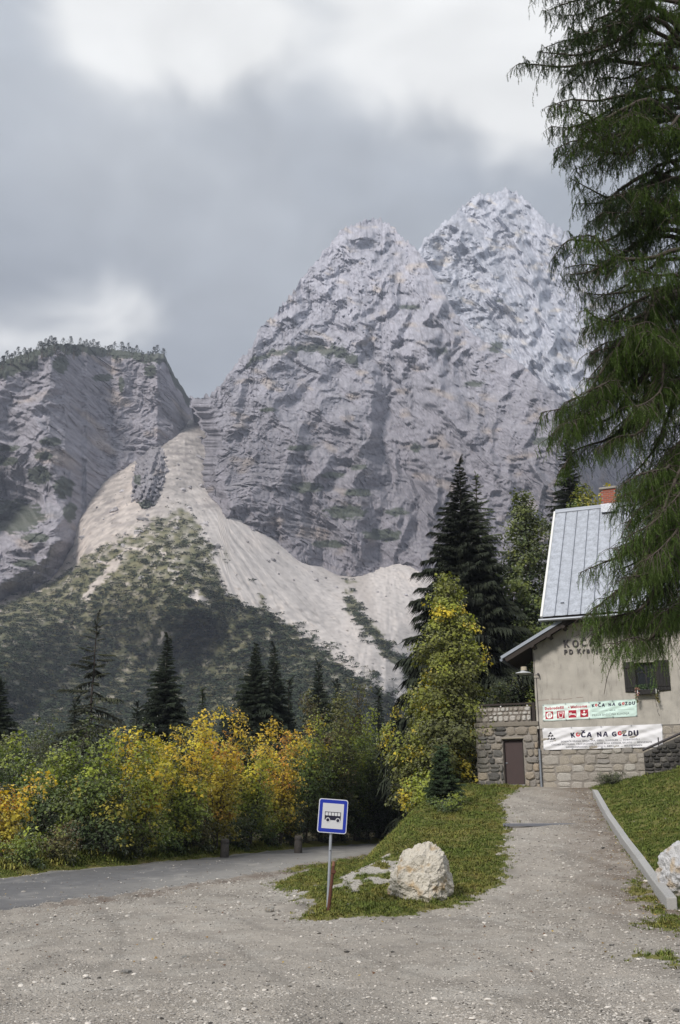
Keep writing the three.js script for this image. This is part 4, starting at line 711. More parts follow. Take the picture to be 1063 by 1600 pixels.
{
  const rockMat = (r, g, b) => new THREE.MeshStandardMaterial({ color: col(r, g, b), vertexColors: true, roughness: 0.95, bumpMap: stoneBump, bumpScale: 0.03 });
  const p = onGround(662, 1408);
  const big = part('boulder', rockGeo([[-0.83, 0.55, 0.1, 0.60], [-0.3, 0.28, 0.9, 0.47], [0.25, 0.75, 0.5, 0.66], [0.05, 1, -0.1, 0.78], [0.9, 0.25, 0.3, 0.58], [0.75, 0.65, 0, 0.66], [0.6, -0.15, 0.8, 0.56], [1, -0.3, -0.3, 0.6], [0, 0.3, -1, 0.5], [-0.6, 0.2, -0.8, 0.52], [-1, -0.1, 0.2, 0.70], [0, -1, 0, 0.55], [-0.5, -0.2, 0.8, 0.56], [-0.55, 0.75, 0.45, 0.58], [0.1, 0.1, 1, 0.54]], 44, 1, 3.1), rockMat(1, 1, 1));
  big.scale.set(0.9, 0.92, 0.92); big.position.set(p.x + 0.02, p.y + 0.4, p.z - 0.25); big.rotation.y = 0.1; tag(big, 'large cream and ochre limestone boulder standing in the grass beside the path', 'boulder');
  const e = onGround(1062, 1404), side = part('boulder', rockGeo([[-1, 0.1, 0.2, 0.42], [-0.7, 0.5, 0.5, 0.5], [0, 1, 0, 0.72], [-0.2, 0.1, 1, 0.45], [1, 0.2, 0, 0.6], [0, 0.2, -1, 0.5], [0, -1, 0, 0.5], [0.5, 0.5, 0.7, 0.55], [-0.6, -0.3, 0.7, 0.46]], 24, 1.2, 8.3), rockMat(0.95, 1.02, 1.2));
  side.position.set(e.x + 0.27, e.y + 0.42, e.z - 0.2); tag(side, 'grey white boulder at the right edge behind the kerb end', 'boulder');
  for (const [x, y, s, l] of [[421, 1424, 0.13, 'small pale stone lying left of the bus sign foot'], [547, 1420, 0.14, 'small white stone lying in the grass right of the bus sign foot']]) {
    const q = onGround(x, y), m = part('small_rock', rockGeo([[0, 1, 0, 0.5], [1, 0.2, 0, 1], [-1, 0.3, 0.2, 0.9], [0, 0.2, 1, 0.8], [0.2, 0.2, -1, 0.8], [0, -1, 0, 0.5], [0.6, 0.7, 0.4, 0.7]], 8, 1.2, x), rockMat(1.05, 1.08, 1.15)); m.scale.setScalar(s * 0.8); m.position.copy(q).add(new THREE.Vector3(0, 0.03, 0)); m.rotation.y = x; tag(m, l, 'rock');
  }
  for (const [x, y, s, l] of [[197, 1519, 0.085, 'flat pale stone lying in the gravel yard, leftmost of three in the foreground'], [291, 1497, 0.085, 'flat whitish stone in the middle of the gravel yard, nearest the centre of three'], [346, 1502, 0.09, 'flat light stone in the gravel yard, rightmost of three']]) { const q = onGround(x, y), m = part('flat_stone', rockGeo([[0, 1, 0, 0.24], [1, 0.2, 0, 1], [-1, 0.3, 0.2, 0.8], [0, 0.2, 1, 0.7], [0.2, 0.2, -1, 0.7], [0, -1, 0, 0.4]], 5, 1, x), rockMat(0.8, 0.83, 0.9)); m.scale.setScalar(s); m.position.copy(q); m.rotation.y = x; tag(m, l, 'stone'); }
}
// kerb beside the path
{
  const px = [[922, 1226], [931, 1244], [953, 1284], [977, 1320], [1004, 1357], [1027, 1390], [1051, 1422]].map((p) => onGround(...p));
  const t = thing('path_kerb', 'long pale concrete kerb along the right side of the path', 'kerb', [0, 0, 0]);
  const km = new THREE.MeshStandardMaterial({ color: col(0.46, 0.455, 0.44), roughness: 0.9, map: soilMap, bumpMap: soilMap, bumpScale: 0.015 });
  for (let i = 0; i < px.length - 1; i++) {
    const a = px[i], b = px[i + 1], l = a.distanceTo(b), g = rbox(0.19, 0.34, l - 0.012, 0, 0, 0, 0.025), m = part('kerb_stone', g, km, t);
    const P = g.attributes.position; for (let k = 0; k < P.count; k++) { const s = 0.012; P.setX(k, P.getX(k) + s * n2(P.getZ(k) * 4 + i * 9, P.getY(k) * 6)); P.setY(k, P.getY(k) + s * n2(P.getZ(k) * 4, i * 5 + P.getX(k) * 7)); } g.computeVertexNormals();
    m.position.copy(a).lerp(b, 0.5); m.position.y += 0.06; m.lookAt(b.x, b.y + 0.06, b.z);
  }
  const c0 = px[0], m = part('kerb_stone', rbox(0.19, 0.34, 0.75, 0, 0, 0, 0.025), km, t); m.position.set(c0.x + 0.34, c0.y + 0.05, c0.z - 0.12); m.rotation.y = 1.25;
}
// drain bar laid across the path
{
  const a = onGround(789, 1294), b = onGround(916, 1284), t = thing('drain_bar', 'narrow grey drain bar laid across the gravel path', 'drain', a.clone().lerp(b, 0.5).toArray()), l = a.distanceTo(b);
  t.rotation.y = -Math.atan2(b.z - a.z, b.x - a.x); t.rotation.z = 0.0;
  for (const z of [-0.07, 0.07]) part('side_bar', rbox(l, 0.09, 0.05, 0, 0.0, z, 0.012), mat(0.24, 0.25, 0.28, { roughness: 0.6, map: soilMap }), t);
  part('channel', box(l - 0.02, 0.02, 0.1, 0, -0.01, 0), mat(0.07, 0.065, 0.06), t);
}
// stone bollards along the far side of the road
for (const [x, y, l] of [[351, 1339, 'weathered stone bollard below the golden bushes, the left one of two by the road'], [466, 1332, 'stone bollard half hidden behind the bus sign, the right one of two by the road']]) {
  const p = onGround(x, y), t = thing('stone_bollard', l, 'bollard', p.toArray(), 0, 'stone bollards by the road'), m = mat(0.095, 0.085, 0.08, { map: stoneMap, bumpMap: stoneBump, bumpScale: 0.02 });
  part('shaft', new THREE.LatheGeometry([[0, -0.1], [0.185, -0.1], [0.175, 0.48], [0.155, 0.54]].map((q) => new THREE.Vector2(...q)), 18), m, t); part('cap', new THREE.LatheGeometry([[0.15, 0.53], [0.18, 0.56], [0.175, 0.66], [0.13, 0.72], [0, 0.735]].map((q) => new THREE.Vector2(...q)), 18), m, t);
}
// loose pebbles over the yard and path
{
  const geos = [0, 1, 2].map((k) => { const g = new THREE.IcosahedronGeometry(1, 0), P = g.attributes.position; const r = mulberry(k + 3), map = new Map(); for (let i = 0; i < P.count; i++) { const key = [P.getX(i), P.getY(i), P.getZ(i)].map((v) => v.toFixed(2)).join(); if (!map.has(key)) map.set(key, 0.7 + 0.5 * r()); const s = map.get(key); P.setXYZ(i, P.getX(i) * s, P.getY(i) * s * 0.6, P.getZ(i) * s); } g.computeVertexNormals(); return g; });
  const spots = []; while (spots.length < 60000) {
    const D = 8.6 + 34 * Math.pow(rnd(), 1.9), x = R(-0.38, 0.38) * D, g = fGrass(x, D), r = fRoad(x, D); if (r > 0.2 && rnd() < 0.93) continue; if (g > 0.05 && rnd() < 0.97 - 0.2 * pale(x, D)) continue;
    const dens = 0.55 + 0.6 * fbm2(x * 0.5, D * 0.4, 3) + 0.35 * smoothstep(x, 1, 4) + 0.7 * pale(x, D); if (rnd() > dens) continue;
    spots.push([x, D, surface(x, D, g, r), (0.004 + 0.010 * rnd() ** 2 + (rnd() < 0.03 ? 0.022 * rnd() : 0)) * lerp(1, 1.8, smoothstep(D, 12, 30))]);
  }
  geos.forEach((g, k) => {
    const list = spots.filter((_, i) => i % 3 === k), m = new THREE.InstancedMesh(g, mat(1, 1, 1, { roughness: 0.95 }), list.length), X = new THREE.Matrix4(), q = new THREE.Quaternion(), c = new THREE.Color();
    list.forEach(([x, D, h, s], i) => { q.setFromEuler(new THREE.Euler(R(-0.3, 0.3), R(0, 6.28), R(-0.3, 0.3))); X.compose(new THREE.Vector3(x, h + s * 0.2, -D), q, new THREE.Vector3(s * R(0.8, 1.5), s, s * R(0.8, 1.4))); m.setMatrixAt(i, X); const b = rnd() < 0.07 ? R(0.05, 0.14) : rnd() < 0.14 ? R(0.48, 0.66) : R(0.24, 0.48); m.setColorAt(i, c.setRGB(b * 1.03, b * 0.965, b * 0.87)); });
    m.name = numbered('pebbles'); m.castShadow = m.receiveShadow = true; scene.add(m); tag(m, 'loose pebbles and crushed stone scattered over the yard and path', 'pebbles', null, 'stuff');
  });
}
// grass tufts
{
  const tuft = (seed, hgt) => { const r = mulberry(seed), pos = [], nor = []; for (let k = 0; k < 9; k++) { const a = r() * 6.283, lean = 0.25 + 0.7 * r(), h = hgt * (0.5 + 0.7 * r()), w = 0.005 + 0.004 * r(), bx = (r() - 0.5) * 0.09, bz = (r() - 0.5) * 0.09, c = Math.cos(a), s = Math.sin(a), p = [[-w, 0, 0], [w, 0, 0], [w * 0.8, 0.6, 0.3], [-w * 0.8, 0.6, 0.3], [0, 1, 0.8]].map(([x, y, z]) => [bx + c * x + s * z * lean * h, y * h * (1 - 0.25 * lean), bz - s * x + c * z * lean * h]); for (const t of [[0, 1, 2], [0, 2, 3], [3, 2, 4]]) for (const i of t) { pos.push(...p[i]); nor.push(s * 0.4, 0.9, c * 0.4); } } return fromArrays(pos, { normal: nor }); };
  const geos = [tuft(1, 0.07), tuft(2, 0.09), tuft(3, 0.06)], spots = [];
  while (spots.length < 78000) {
    const u = rnd(), D = u < 0.06 ? R(11, 18) : R(17, 52), x = R(-0.42, 0.42) * D, g = fGrass(x, D), r = fRoad(x, D), f = fForest(x, D); if (r > -0.02) continue; if (f > 0.4 && rnd() < 0.6) continue;
    if (g < -0.25 || rnd() > smoothstep(g, -0.25, 0.25)) continue; if (D > 30 && rnd() > 0.75) continue;
    spots.push([x, D, surface(x, D, g, r), g, f]);
  }
  geos.forEach((g, k) => {
    const list = spots.filter((_, i) => i % 3 === k), m = new THREE.InstancedMesh(g, mat(1, 1, 1, { roughness: 1, side: THREE.DoubleSide }), list.length), X = new THREE.Matrix4(), q = new THREE.Quaternion(), c = new THREE.Color();
    list.forEach(([x, D, h, gg, f], i) => {
      q.setFromEuler(new THREE.Euler(R(-0.2, 0.2), R(0, 6.28), R(-0.2, 0.2))); const n = fbm2(x * 0.5, D * 0.4, 3), b = fbm2(x * 2.2, D * 1.8, 3), s = R(0.6, 1.1) * lerp(0.75, 1, smoothstep(gg, 0, 0.5)) * (f > -0.6 ? 2.4 : 1) * lerp(1, 1.25, smoothstep(D, 20, 40)) * (1 + 0.5 * b);
      X.compose(new THREE.Vector3(x, h - 0.005, -D), q, new THREE.Vector3(s, s * R(0.8, 1.3), s)); m.setMatrixAt(i, X);
      const dry = clamp(0.3 + 0.7 * n + 0.5 * b + R(-0.3, 0.3) - (x > kerbX(D) ? 0.45 : 0.1), 0, 1), lush = R(0.8, 1.25); c.setRGB(lerp(0.155, 0.33, dry) * lush, lerp(0.205, 0.29, dry) * lush, lerp(0.036, 0.075, dry) * lush); m.setColorAt(i, c);
    });
    m.name = numbered('grass'); m.castShadow = m.receiveShadow = true; scene.add(m); tag(m, 'short green and straw coloured grass on the bank, lawn and verge', 'grass', null, 'stuff');
  });
}
// fallen leaves along the kerb and path
{
  const g = fromArrays([-1, 0, -0.6, 1, 0.1, -0.5, 0, 0.25, 0, -1, 0, -0.6, 0, 0.25, 0, -0.2, 0.1, 1.1, 0, 0.25, 0, 1, 0.1, -0.5, -0.2, 0.1, 1.1]), n = 1300, m = new THREE.InstancedMesh(g, mat(1, 1, 1, { side: THREE.DoubleSide }), n), X = new THREE.Matrix4(), q = new THREE.Quaternion(), c = new THREE.Color();
  for (let i = 0; i < n; ) { const D = R(12, 44), x = rnd() < 0.5 ? kerbX(D) - Math.abs(gauss()) * 0.9 : R(-0.4, 0.36) * D, gg = fGrass(x, D), r = fRoad(x, D); if (fForest(x, D) > 0) continue; q.setFromEuler(new THREE.Euler(R(-0.5, 0.5), R(0, 6.28), R(-0.5, 0.5))); const s = R(0.012, 0.028); X.compose(new THREE.Vector3(x, surface(x, D, gg, r) + 0.012, -D), q, new THREE.Vector3(s, s, s)); m.setMatrixAt(i, X); const k = rnd(); m.setColorAt(i, k < 0.5 ? c.setRGB(0.12, 0.06, 0.03) : k < 0.85 ? c.setRGB(0.24, 0.15, 0.05) : c.setRGB(0.4, 0.27, 0.05)); i++; }
  m.name = 'fallen_leaves'; m.castShadow = m.receiveShadow = true; scene.add(m); tag(m, 'brown and yellow fallen leaves along the kerb and path', 'leaves', null, 'stuff');
}
// ---------------------------------------------------------------- trees
const leafMat = new THREE.MeshPhysicalMaterial({ color: 0xffffff, roughness: 0.85, transmission: 0.45, thickness: 0, side: THREE.DoubleSide });
const needleMat = new THREE.MeshStandardMaterial({ color: 0xffffff, roughness: 0.9, side: THREE.DoubleSide });
const bark = mat(0.085, 0.07, 0.056, { roughness: 1, map: repeat(tileTexture(256, (u, v) => 0.7 + 0.35 * tileNoise(u, v, 16, 3, 4)), 2) }), greyBark = mat(0.075, 0.066, 0.056, { roughness: 1 });
// a handful of leaves on a twig, about 0.7 m across: each leaf a folded five pointed blade
function leafBunch(seed, n, size, spread) {
  const r = mulberry(seed), pos = [], nor = [], q = new THREE.Quaternion(), e = new THREE.Euler(), v = new THREE.Vector3();
  const out = [[0, -0.1], [0.42, 0.05], [0.62, 0.5], [0.3, 0.62], [0, 1.15], [-0.3, 0.62], [-0.62, 0.5], [-0.42, 0.05]];
  for (let k = 0; k < n; k++) {
    const a = r() * 6.283, d = Math.sqrt(r()) * spread, cx = Math.cos(a) * d, cz = Math.sin(a) * d, cy = (r() - 0.5) * spread * 0.7 - d * d * 0.35, s = size * (0.65 + 0.7 * r());
    e.set(0.35 + (r() - 0.5) * 1.3, a * -1 + 1.57 + (r() - 0.5) * 1.5, (r() - 0.5) * 1.1, 'YXZ'); q.setFromEuler(e);
    const P = out.map(([x, y]) => v.set(x * s, Math.abs(x) * s * 0.35, y * s).applyQuaternion(q).toArray()), N = v.set(0, 1, 0).applyQuaternion(q).toArray();
    for (const t of [[0, 1, 2], [0, 2, 3], [0, 3, 4], [0, 4, 5], [0, 5, 6], [0, 6, 7]]) for (const i of t) { pos.push(P[i][0] + cx, P[i][1] + cy, P[i][2] + cz); nor.push(...N); }
  }
  return fromArrays(pos, { normal: nor });
}
const bunches = [leafBunch(1, 14, 0.09, 0.34), leafBunch(2, 12, 0.105, 0.30), leafBunch(3, 17, 0.08, 0.38)];
const UP = new THREE.Vector3(0, 1, 0);
// fill two or three instanced leaf meshes of one tree
function foliage(parent, list, geos, material, name) {
  geos.forEach((g, k) => {
    const L = list.filter((_, i) => i % geos.length === k); if (!L.length) return;
    const m = grown(name, g, material, L.length, parent), X = new THREE.Matrix4(), c = new THREE.Color();
    L.forEach((o, i) => { X.compose(o.p, o.q, o.s); m.setMatrixAt(i, X); m.setColorAt(i, c.setRGB(...o.c)); });
  });
}
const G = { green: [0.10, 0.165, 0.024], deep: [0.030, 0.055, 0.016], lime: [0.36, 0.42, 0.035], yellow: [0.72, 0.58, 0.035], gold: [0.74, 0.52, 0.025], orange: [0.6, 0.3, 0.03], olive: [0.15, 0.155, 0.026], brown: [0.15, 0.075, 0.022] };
// broadleaf: stems fan from the ground, side shoots carry leaf bunches; palette(t, n) gives the colour at height t
function broadleaf({ name = 'maple_tree', label, group, at: p, h, w, stems = 4, lean = 0.2, palette, density = 1, low = 0.18, leaf = 1, shape = 0.75, trunkR = 0.04, category = 'tree' }) {
  const t = thing(name, label, category, p.toArray(), 0, group), list = [], E = new THREE.Euler(), branches = [];
  for (let s = 0; s < stems; s++) {
    const a = s / stems * 6.283 + R(-0.4, 0.4), f = stems > 1 ? R(0.35, 1) : 0.1, hh = h * (s === 0 ? 1 : R(0.66, 0.98)), tx = Math.cos(a) * w * 0.5 * f, tz = Math.sin(a) * w * 0.5 * f, pts = [];
    for (let k = 0; k <= 8; k++) { const u = k / 8; pts.push(new THREE.Vector3(tx * (lean + (1 - lean) * u) * u + 0.05 * Math.cos(a) + 0.06 * h * 0.2 * n2(u * 3 + s, p.x), hh * u, tz * (lean + (1 - lean) * u) * u + 0.05 * Math.sin(a) + 0.06 * h * 0.2 * n2(u * 3, p.x + s))); }
    const r0 = trunkR * R(0.8, 1.1) * (h / 5); part(stems > 1 ? 'stem' : 'trunk', limbGeo(pts, r0, r0 * 0.15, 7), greyBark, t);
    const path = new THREE.CatmullRomCurve3(pts), nb = Math.round(hh * 5.2 * density);
    for (let b = 0; b < nb; b++) {
      const u = low + (1 - low) * Math.pow((b + rnd()) / nb, 0.9), o = path.getPoint(Math.min(1, u)), ba = b * 2.4 + R(-0.6, 0.6), env = Math.pow(Math.sin(Math.PI * clamp(0.12 + 0.88 * (1 - Math.pow(1 - u, 1.0)), 0, 1) ** shape), 0.6), L = Math.max(stems > 1 ? 0.42 : 0.3, w * 0.42 * env * R(0.45, 1.1) * (stems > 1 ? 0.62 : 1)), rise = R(0.1, 0.6) * (1 - 0.4 * u);
      const end = new THREE.Vector3(o.x + Math.cos(ba) * L, o.y + rise * L, o.z + Math.sin(ba) * L), mid = o.clone().lerp(end, 0.5); mid.y += 0.06 * L;
      if (L > 0.4) branches.push(limbGeo([o, mid, end], 0.012 * (h / 5) + 0.004, 0.004, 4));
      const nl = Math.max(1, Math.round(L / 0.26 * density));
      for (let l = 0; l < nl; l++) {
        const q = lerp(0.25, 1.05, (l + rnd()) / nl), c0 = new THREE.Vector3().lerpVectors(o, end, q); c0.x += gauss() * 0.16 * leaf; c0.y += gauss() * 0.11; c0.z += gauss() * 0.16 * leaf;
        const sc = R(0.65, 1.15) * leaf, out = Math.hypot(c0.x, c0.z) / (w * 0.5), tt = clamp(c0.y / h, 0, 1), n = fbm3(c0.x * 0.55 + p.x * 3, c0.y * 0.5, c0.z * 0.55, 2), k = R(0.72, 1.28);
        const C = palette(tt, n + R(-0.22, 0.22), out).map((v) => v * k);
        const tiltTo = new THREE.Vector3(c0.x + gauss() * 0.3, Math.hypot(c0.x, c0.z) * 0.9 + 0.25 + 0.5 * rnd(), c0.z + gauss() * 0.3).normalize(); list.push({ p: c0, q: new THREE.Quaternion().setFromUnitVectors(UP, tiltTo).multiply(new THREE.Quaternion().setFromAxisAngle(UP, R(0, 6.28))), s: new THREE.Vector3(sc, sc, sc), c: C });
      }
    }
  }
  if (branches.length) part('branches', branches, greyBark, t).userData.kind = 'stuff';
  foliage(t, list, bunches, leafMat, 'crown');
  return t;
}
const blend = (a, b, t) => a.map((v, i) => lerp(v, b[i], clamp(t, 0, 1)));
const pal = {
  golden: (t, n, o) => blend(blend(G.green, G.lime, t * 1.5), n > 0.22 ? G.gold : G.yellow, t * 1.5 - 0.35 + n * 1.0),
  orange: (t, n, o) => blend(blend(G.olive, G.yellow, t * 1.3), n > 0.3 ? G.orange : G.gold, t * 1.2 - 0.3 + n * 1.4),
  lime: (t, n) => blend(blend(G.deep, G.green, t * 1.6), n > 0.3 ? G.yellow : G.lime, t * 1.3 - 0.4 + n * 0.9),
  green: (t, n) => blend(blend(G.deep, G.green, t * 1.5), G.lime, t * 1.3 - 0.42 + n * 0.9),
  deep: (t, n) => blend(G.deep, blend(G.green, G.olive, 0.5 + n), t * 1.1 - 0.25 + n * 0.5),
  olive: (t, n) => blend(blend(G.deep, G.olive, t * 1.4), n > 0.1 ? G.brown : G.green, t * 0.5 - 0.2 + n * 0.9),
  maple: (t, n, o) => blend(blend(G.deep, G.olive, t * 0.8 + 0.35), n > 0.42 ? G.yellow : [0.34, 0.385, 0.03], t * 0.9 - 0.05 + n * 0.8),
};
const roadside = (px, D) => { for (let k = 0; k < 60 && (px - 531.5) / 1643 * D > roadNear(D) - roadW(D) - 0.9; k++) D += 0.4; const x = (px - 531.5) / 1643 * D; return new THREE.Vector3(x, height(x, D) - 0.05, -D); };
const rowGroup = 'young maples along the far side of the road';
const row = [ // pixel column, distance, height, width, palette, stems, label
  [8, 36, 2.9, 2.3, 'orange', 4, 'low golden orange maple bush at the left edge of the photo'],
  [62, 40, 4.3, 3.6, 'green', 5, 'green maple at the left edge, behind the low golden bush'],
  [-40, 42, 4.6, 3.8, 'green', 4, 'green maple cut off by the left edge of the photo'],
  [128, 39, 4.6, 3.4, 'green', 5, 'leafy green maple between the golden bush and the yellow clump'],
  [100, 48, 5.6, 4.0, 'deep', 5, 'dark green maple standing back behind the left roadside bushes'],
  [168, 38.5, 4.2, 3.0, 'lime', 4, 'yellow green maple at the left of the golden clump'],
  [222, 40, 4.9, 3.4, 'golden', 5, 'bright yellow maple, leftmost of the tall golden clump'],
  [285, 41, 5.5, 3.3, 'golden', 5, 'tallest golden maple in the middle of the roadside row'],
  [338, 43, 5.6, 3.2, 'orange', 5, 'orange yellow maple right of the tallest golden one'],
  [392, 45, 5.3, 3.4, 'golden', 5, 'golden maple above the left stone bollard'],
  [438, 50, 5.6, 3.2, 'orange', 4, 'rusty orange maple behind the golden clump, left of the bus sign'],
  [478, 47, 5.2, 3.4, 'lime', 5, 'light green maple directly left above the bus sign'],
  [520, 52, 7.2, 3.4, 'olive', 5, 'brownish tipped tall maple behind the bus sign'],
  [556, 49, 5.6, 3.4, 'green', 5, 'dense green maple right above the bus sign'],
  [602, 52, 6.0, 3.8, 'lime', 5, 'yellow tipped green maple where the road disappears'],
  [645, 50, 5.2, 3.4, 'green', 5, 'dark leafy maple beside the top of the grass bank'],
  [250, 47, 5.0, 4.0, 'deep', 5, 'shaded green maple behind the golden clump'],
  [430, 56, 5.2, 4.2, 'deep', 5, 'shaded green maple behind the bollards'],
  [575, 58, 5.4, 4.4, 'deep', 5, 'shaded maple deep behind the bus sign'],
  [330, 52, 5.2, 4.2, 'deep', 5, 'shaded maple behind the orange one'],
  [20, 50, 5.4, 4.4, 'deep', 5, 'dark maple in the shade behind the left green bushes'],
  [180, 50, 5.4, 4.2, 'deep', 5, 'dark maple in the shade left of the golden clump'],
  [500, 55, 5.0, 3.8, 'green', 5, 'green maple right behind the bus sign panel'],
  [535, 58, 5.2, 3.8, 'lime', 5, 'yellow green maple just right of the bus sign panel'],
  [625, 58, 5.6, 3.8, 'olive', 5, 'olive maple between the road bend and the bank top'],
  [592, 60, 5.0, 4.0, 'green', 5, 'green maple leaning over the far road bend'],
  [632, 54, 4.6, 3.6, 'green', 5, 'rounded green maple just behind the crest of the bank'],
  [458, 58, 6.0, 3.6, 'olive', 5, 'reddish brown tipped maple left behind the bus sign'],
];
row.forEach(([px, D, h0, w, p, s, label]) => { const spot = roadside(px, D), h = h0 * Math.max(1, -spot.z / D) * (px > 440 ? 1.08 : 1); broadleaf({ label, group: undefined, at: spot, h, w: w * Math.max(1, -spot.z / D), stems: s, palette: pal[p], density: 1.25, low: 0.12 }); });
// low bushes along the verge
for (const [px, D, h, w, p, label] of [[40, 34.5, 1.2, 1.8, 'green', 'low green bush on the verge at the left edge'], [96, 36, 1.3, 1.7, 'olive', 'low brownish bush on the verge below the green maple'], [205, 38, 1.3, 1.6, 'olive', 'straggling olive shrub on the verge below the golden clump'], [268, 39.5, 1.2, 1.8, 'lime', 'low yellowish shrub between the verge and the golden clump'], [315, 41, 1.5, 1.8, 'olive', 'low dark shrub just left of the left bollard'], [420, 46, 1.6, 2.0, 'green', 'low leafy shrub between the two bollards'], [500, 50, 1.6, 2.2, 'olive', 'low shrub at the road edge behind the bus sign pole'], [370, 47, 2.0, 2.6, 'deep', 'dark bush filling the shade right of the left bollard'], [300, 45, 2.0, 2.8, 'deep', 'dark bush in the shade under the tallest golden maple'], [455, 52, 2.2, 2.8, 'deep', 'dark bush in the shade behind the right bollard'], [525, 55, 2.4, 3, 'deep', 'dark bush in the shade right behind the bus sign'], [590, 57, 2.4, 3, 'deep', 'dark bush where the road vanishes behind the bank'], [240, 44, 1.9, 2.6, 'deep', 'dark bush in the shade below the leftmost golden maple'], [150, 42, 1.8, 2.6, 'deep', 'dark bush in the shade left of the golden clump'], [560, 53, 1.8, 2.4, 'deep', 'dark shrub at the road bend']])
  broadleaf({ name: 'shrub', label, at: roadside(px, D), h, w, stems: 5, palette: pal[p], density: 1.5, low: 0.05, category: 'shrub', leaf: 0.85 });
// taller trees round the hut
broadleaf({ label: 'tall yellow green maple in front of the big dark spruce', at: new THREE.Vector3(4.9, 1.6, -47), h: 11.2, w: 5.2, stems: 1, palette: pal.maple, density: 2.4, low: 0.12, leaf: 1.25, shape: 0.62, trunkR: 0.075 });
broadleaf({ label: 'yellow leaved maple at the foot of the tall maple, beside the bank top', at: new THREE.Vector3(3.5, 1.0, -48.5), h: 6.6, w: 4.0, stems: 4, palette: pal.maple, density: 1.4, leaf: 1.15 });
broadleaf({ name: 'shrub', label: 'bright yellow shrub at the top of the bank left of the sapling', at: new THREE.Vector3(3.7, 1.5, -44.5), h: 2.3, w: 2.6, stems: 5, palette: (t, n) => blend(G.olive, G.lime, t + n), density: 1.5, low: 0.05, category: 'shrub' });
broadleaf({ name: 'shrub', label: 'small yellowing shrub against the left corner of the stone annex', at: new THREE.Vector3(5.5, 2.9, -47), h: 1.9, w: 1.3, stems: 3, palette: pal.golden, density: 1.3, category: 'shrub' });
broadleaf({ label: 'big green broadleaf tree behind the left edge of the hut roof', at: new THREE.Vector3(11.2, 3.2, -60), h: 18.2, w: 8.2, stems: 1, palette: (t, n) => blend(blend(G.deep, G.green, 0.7 + n), [0.2, 0.22, 0.03], t * 0.6 - 0.1 + n * 0.7), density: 1.5, low: 0.22, leaf: 1.5, shape: 0.7, trunkR: 0.07 });
broadleaf({ label: 'yellow green maple rising behind the hut ridge left of the chimney', at: new THREE.Vector3(15.6, 3.2, -63), h: 19.6, w: 7.5, stems: 1, palette: (t, n) => blend(blend(G.green, G.lime, 0.4 + n), G.yellow, t * 0.5 - 0.1 + n * 0.8), density: 1.2, low: 0.5, leaf: 1.5, shape: 0.7, trunkR: 0.06 });
broadleaf({ label: 'yellow tree showing just right of the chimney', at: new THREE.Vector3(18.0, 3.2, -64), h: 20, w: 5, stems: 1, palette: (t, n) => blend(G.lime, G.yellow, 0.4 + n), density: 1.1, low: 0.6, leaf: 1.5, trunkR: 0.06 });
broadleaf({ label: 'yellowing bush behind the low roof edge of the hut', at: new THREE.Vector3(9.8, 3.2, -56), h: 7.6, w: 4.6, stems: 5, palette: pal.lime, density: 1.3, leaf: 1.2 });
broadleaf({ label: 'dark green maple in the shade behind the stone annex', at: new THREE.Vector3(7.6, 3.1, -53), h: 5.6, w: 4.6, stems: 5, palette: pal.deep, density: 1.3, leaf: 1.1 });

// spruce bough pointing along +x, one metre long, side twigs hanging like a fringe
function bough(seed, fringe = 1, airy = 0) {
  const r = mulberry(seed), pos = [], nor = [];
  const blade = (a, b, w, nx, ny, nz) => { const dx = b[0] - a[0], dy = b[1] - a[1], dz = b[2] - a[2], l = Math.hypot(dx, dz) || 1e-3, ox = -dz / l * w, oz = dx / l * w; pos.push(a[0] + ox, a[1], a[2] + oz, a[0] - ox, a[1], a[2] - oz, ...b, a[0], a[1] + w, a[2], a[0], a[1] - w, a[2], ...b); for (let k = 0; k < 6; k++) nor.push(nx, ny, nz); };
  const spine = (t) => [t, 0.12 * t - 0.3 * t * t + 0.12 * t * t * t, 0];
  for (let k = 0; k < 6; k++) blade(spine(k / 6), spine((k + 1) / 6 + 0.04), 0.022, 0, 1, 0);
  const n = airy ? 15 : 21;
  for (let k = 0; k < n; k++) for (const s of [-1, 1]) {
    const t = 0.1 + 0.9 * (k + r() * 0.8) / n, o = spine(t), L = (0.34 * (1 - t) + 0.1) * (0.7 + 0.6 * r()), e = [o[0] + L * (0.55 + 0.3 * r()), o[1] - L * (0.15 + 0.4 * r()), s * L * (0.6 + 0.35 * r())];
    blade(o, e, 0.018 + 0.012 * r(), 0.1, 0.9, s * 0.35);
    const m = 2 + Math.floor(r() * 3 * fringe); for (let q = 0; q < m; q++) { const u = (q + 0.6) / m, a = [lerp(o[0], e[0], u), lerp(o[1], e[1], u), lerp(o[2], e[2], u)], d = (0.08 + 0.13 * r()) * fringe; blade(a, [a[0] + d * (0.3 + 0.4 * r()), a[1] - d * (0.7 + 0.5 * r()), a[2] + s * d * (r() - 0.2)], 0.012 + 0.01 * r(), 0.1, 0.7, s * 0.5); }
  }
  return fromArrays(pos, { normal: nor });
}
const boughs = [bough(21), bough(22), bough(23)], airyBoughs = [bough(31, 0.7, 1), bough(32, 0.8, 1), bough(33, 0.6, 1)];
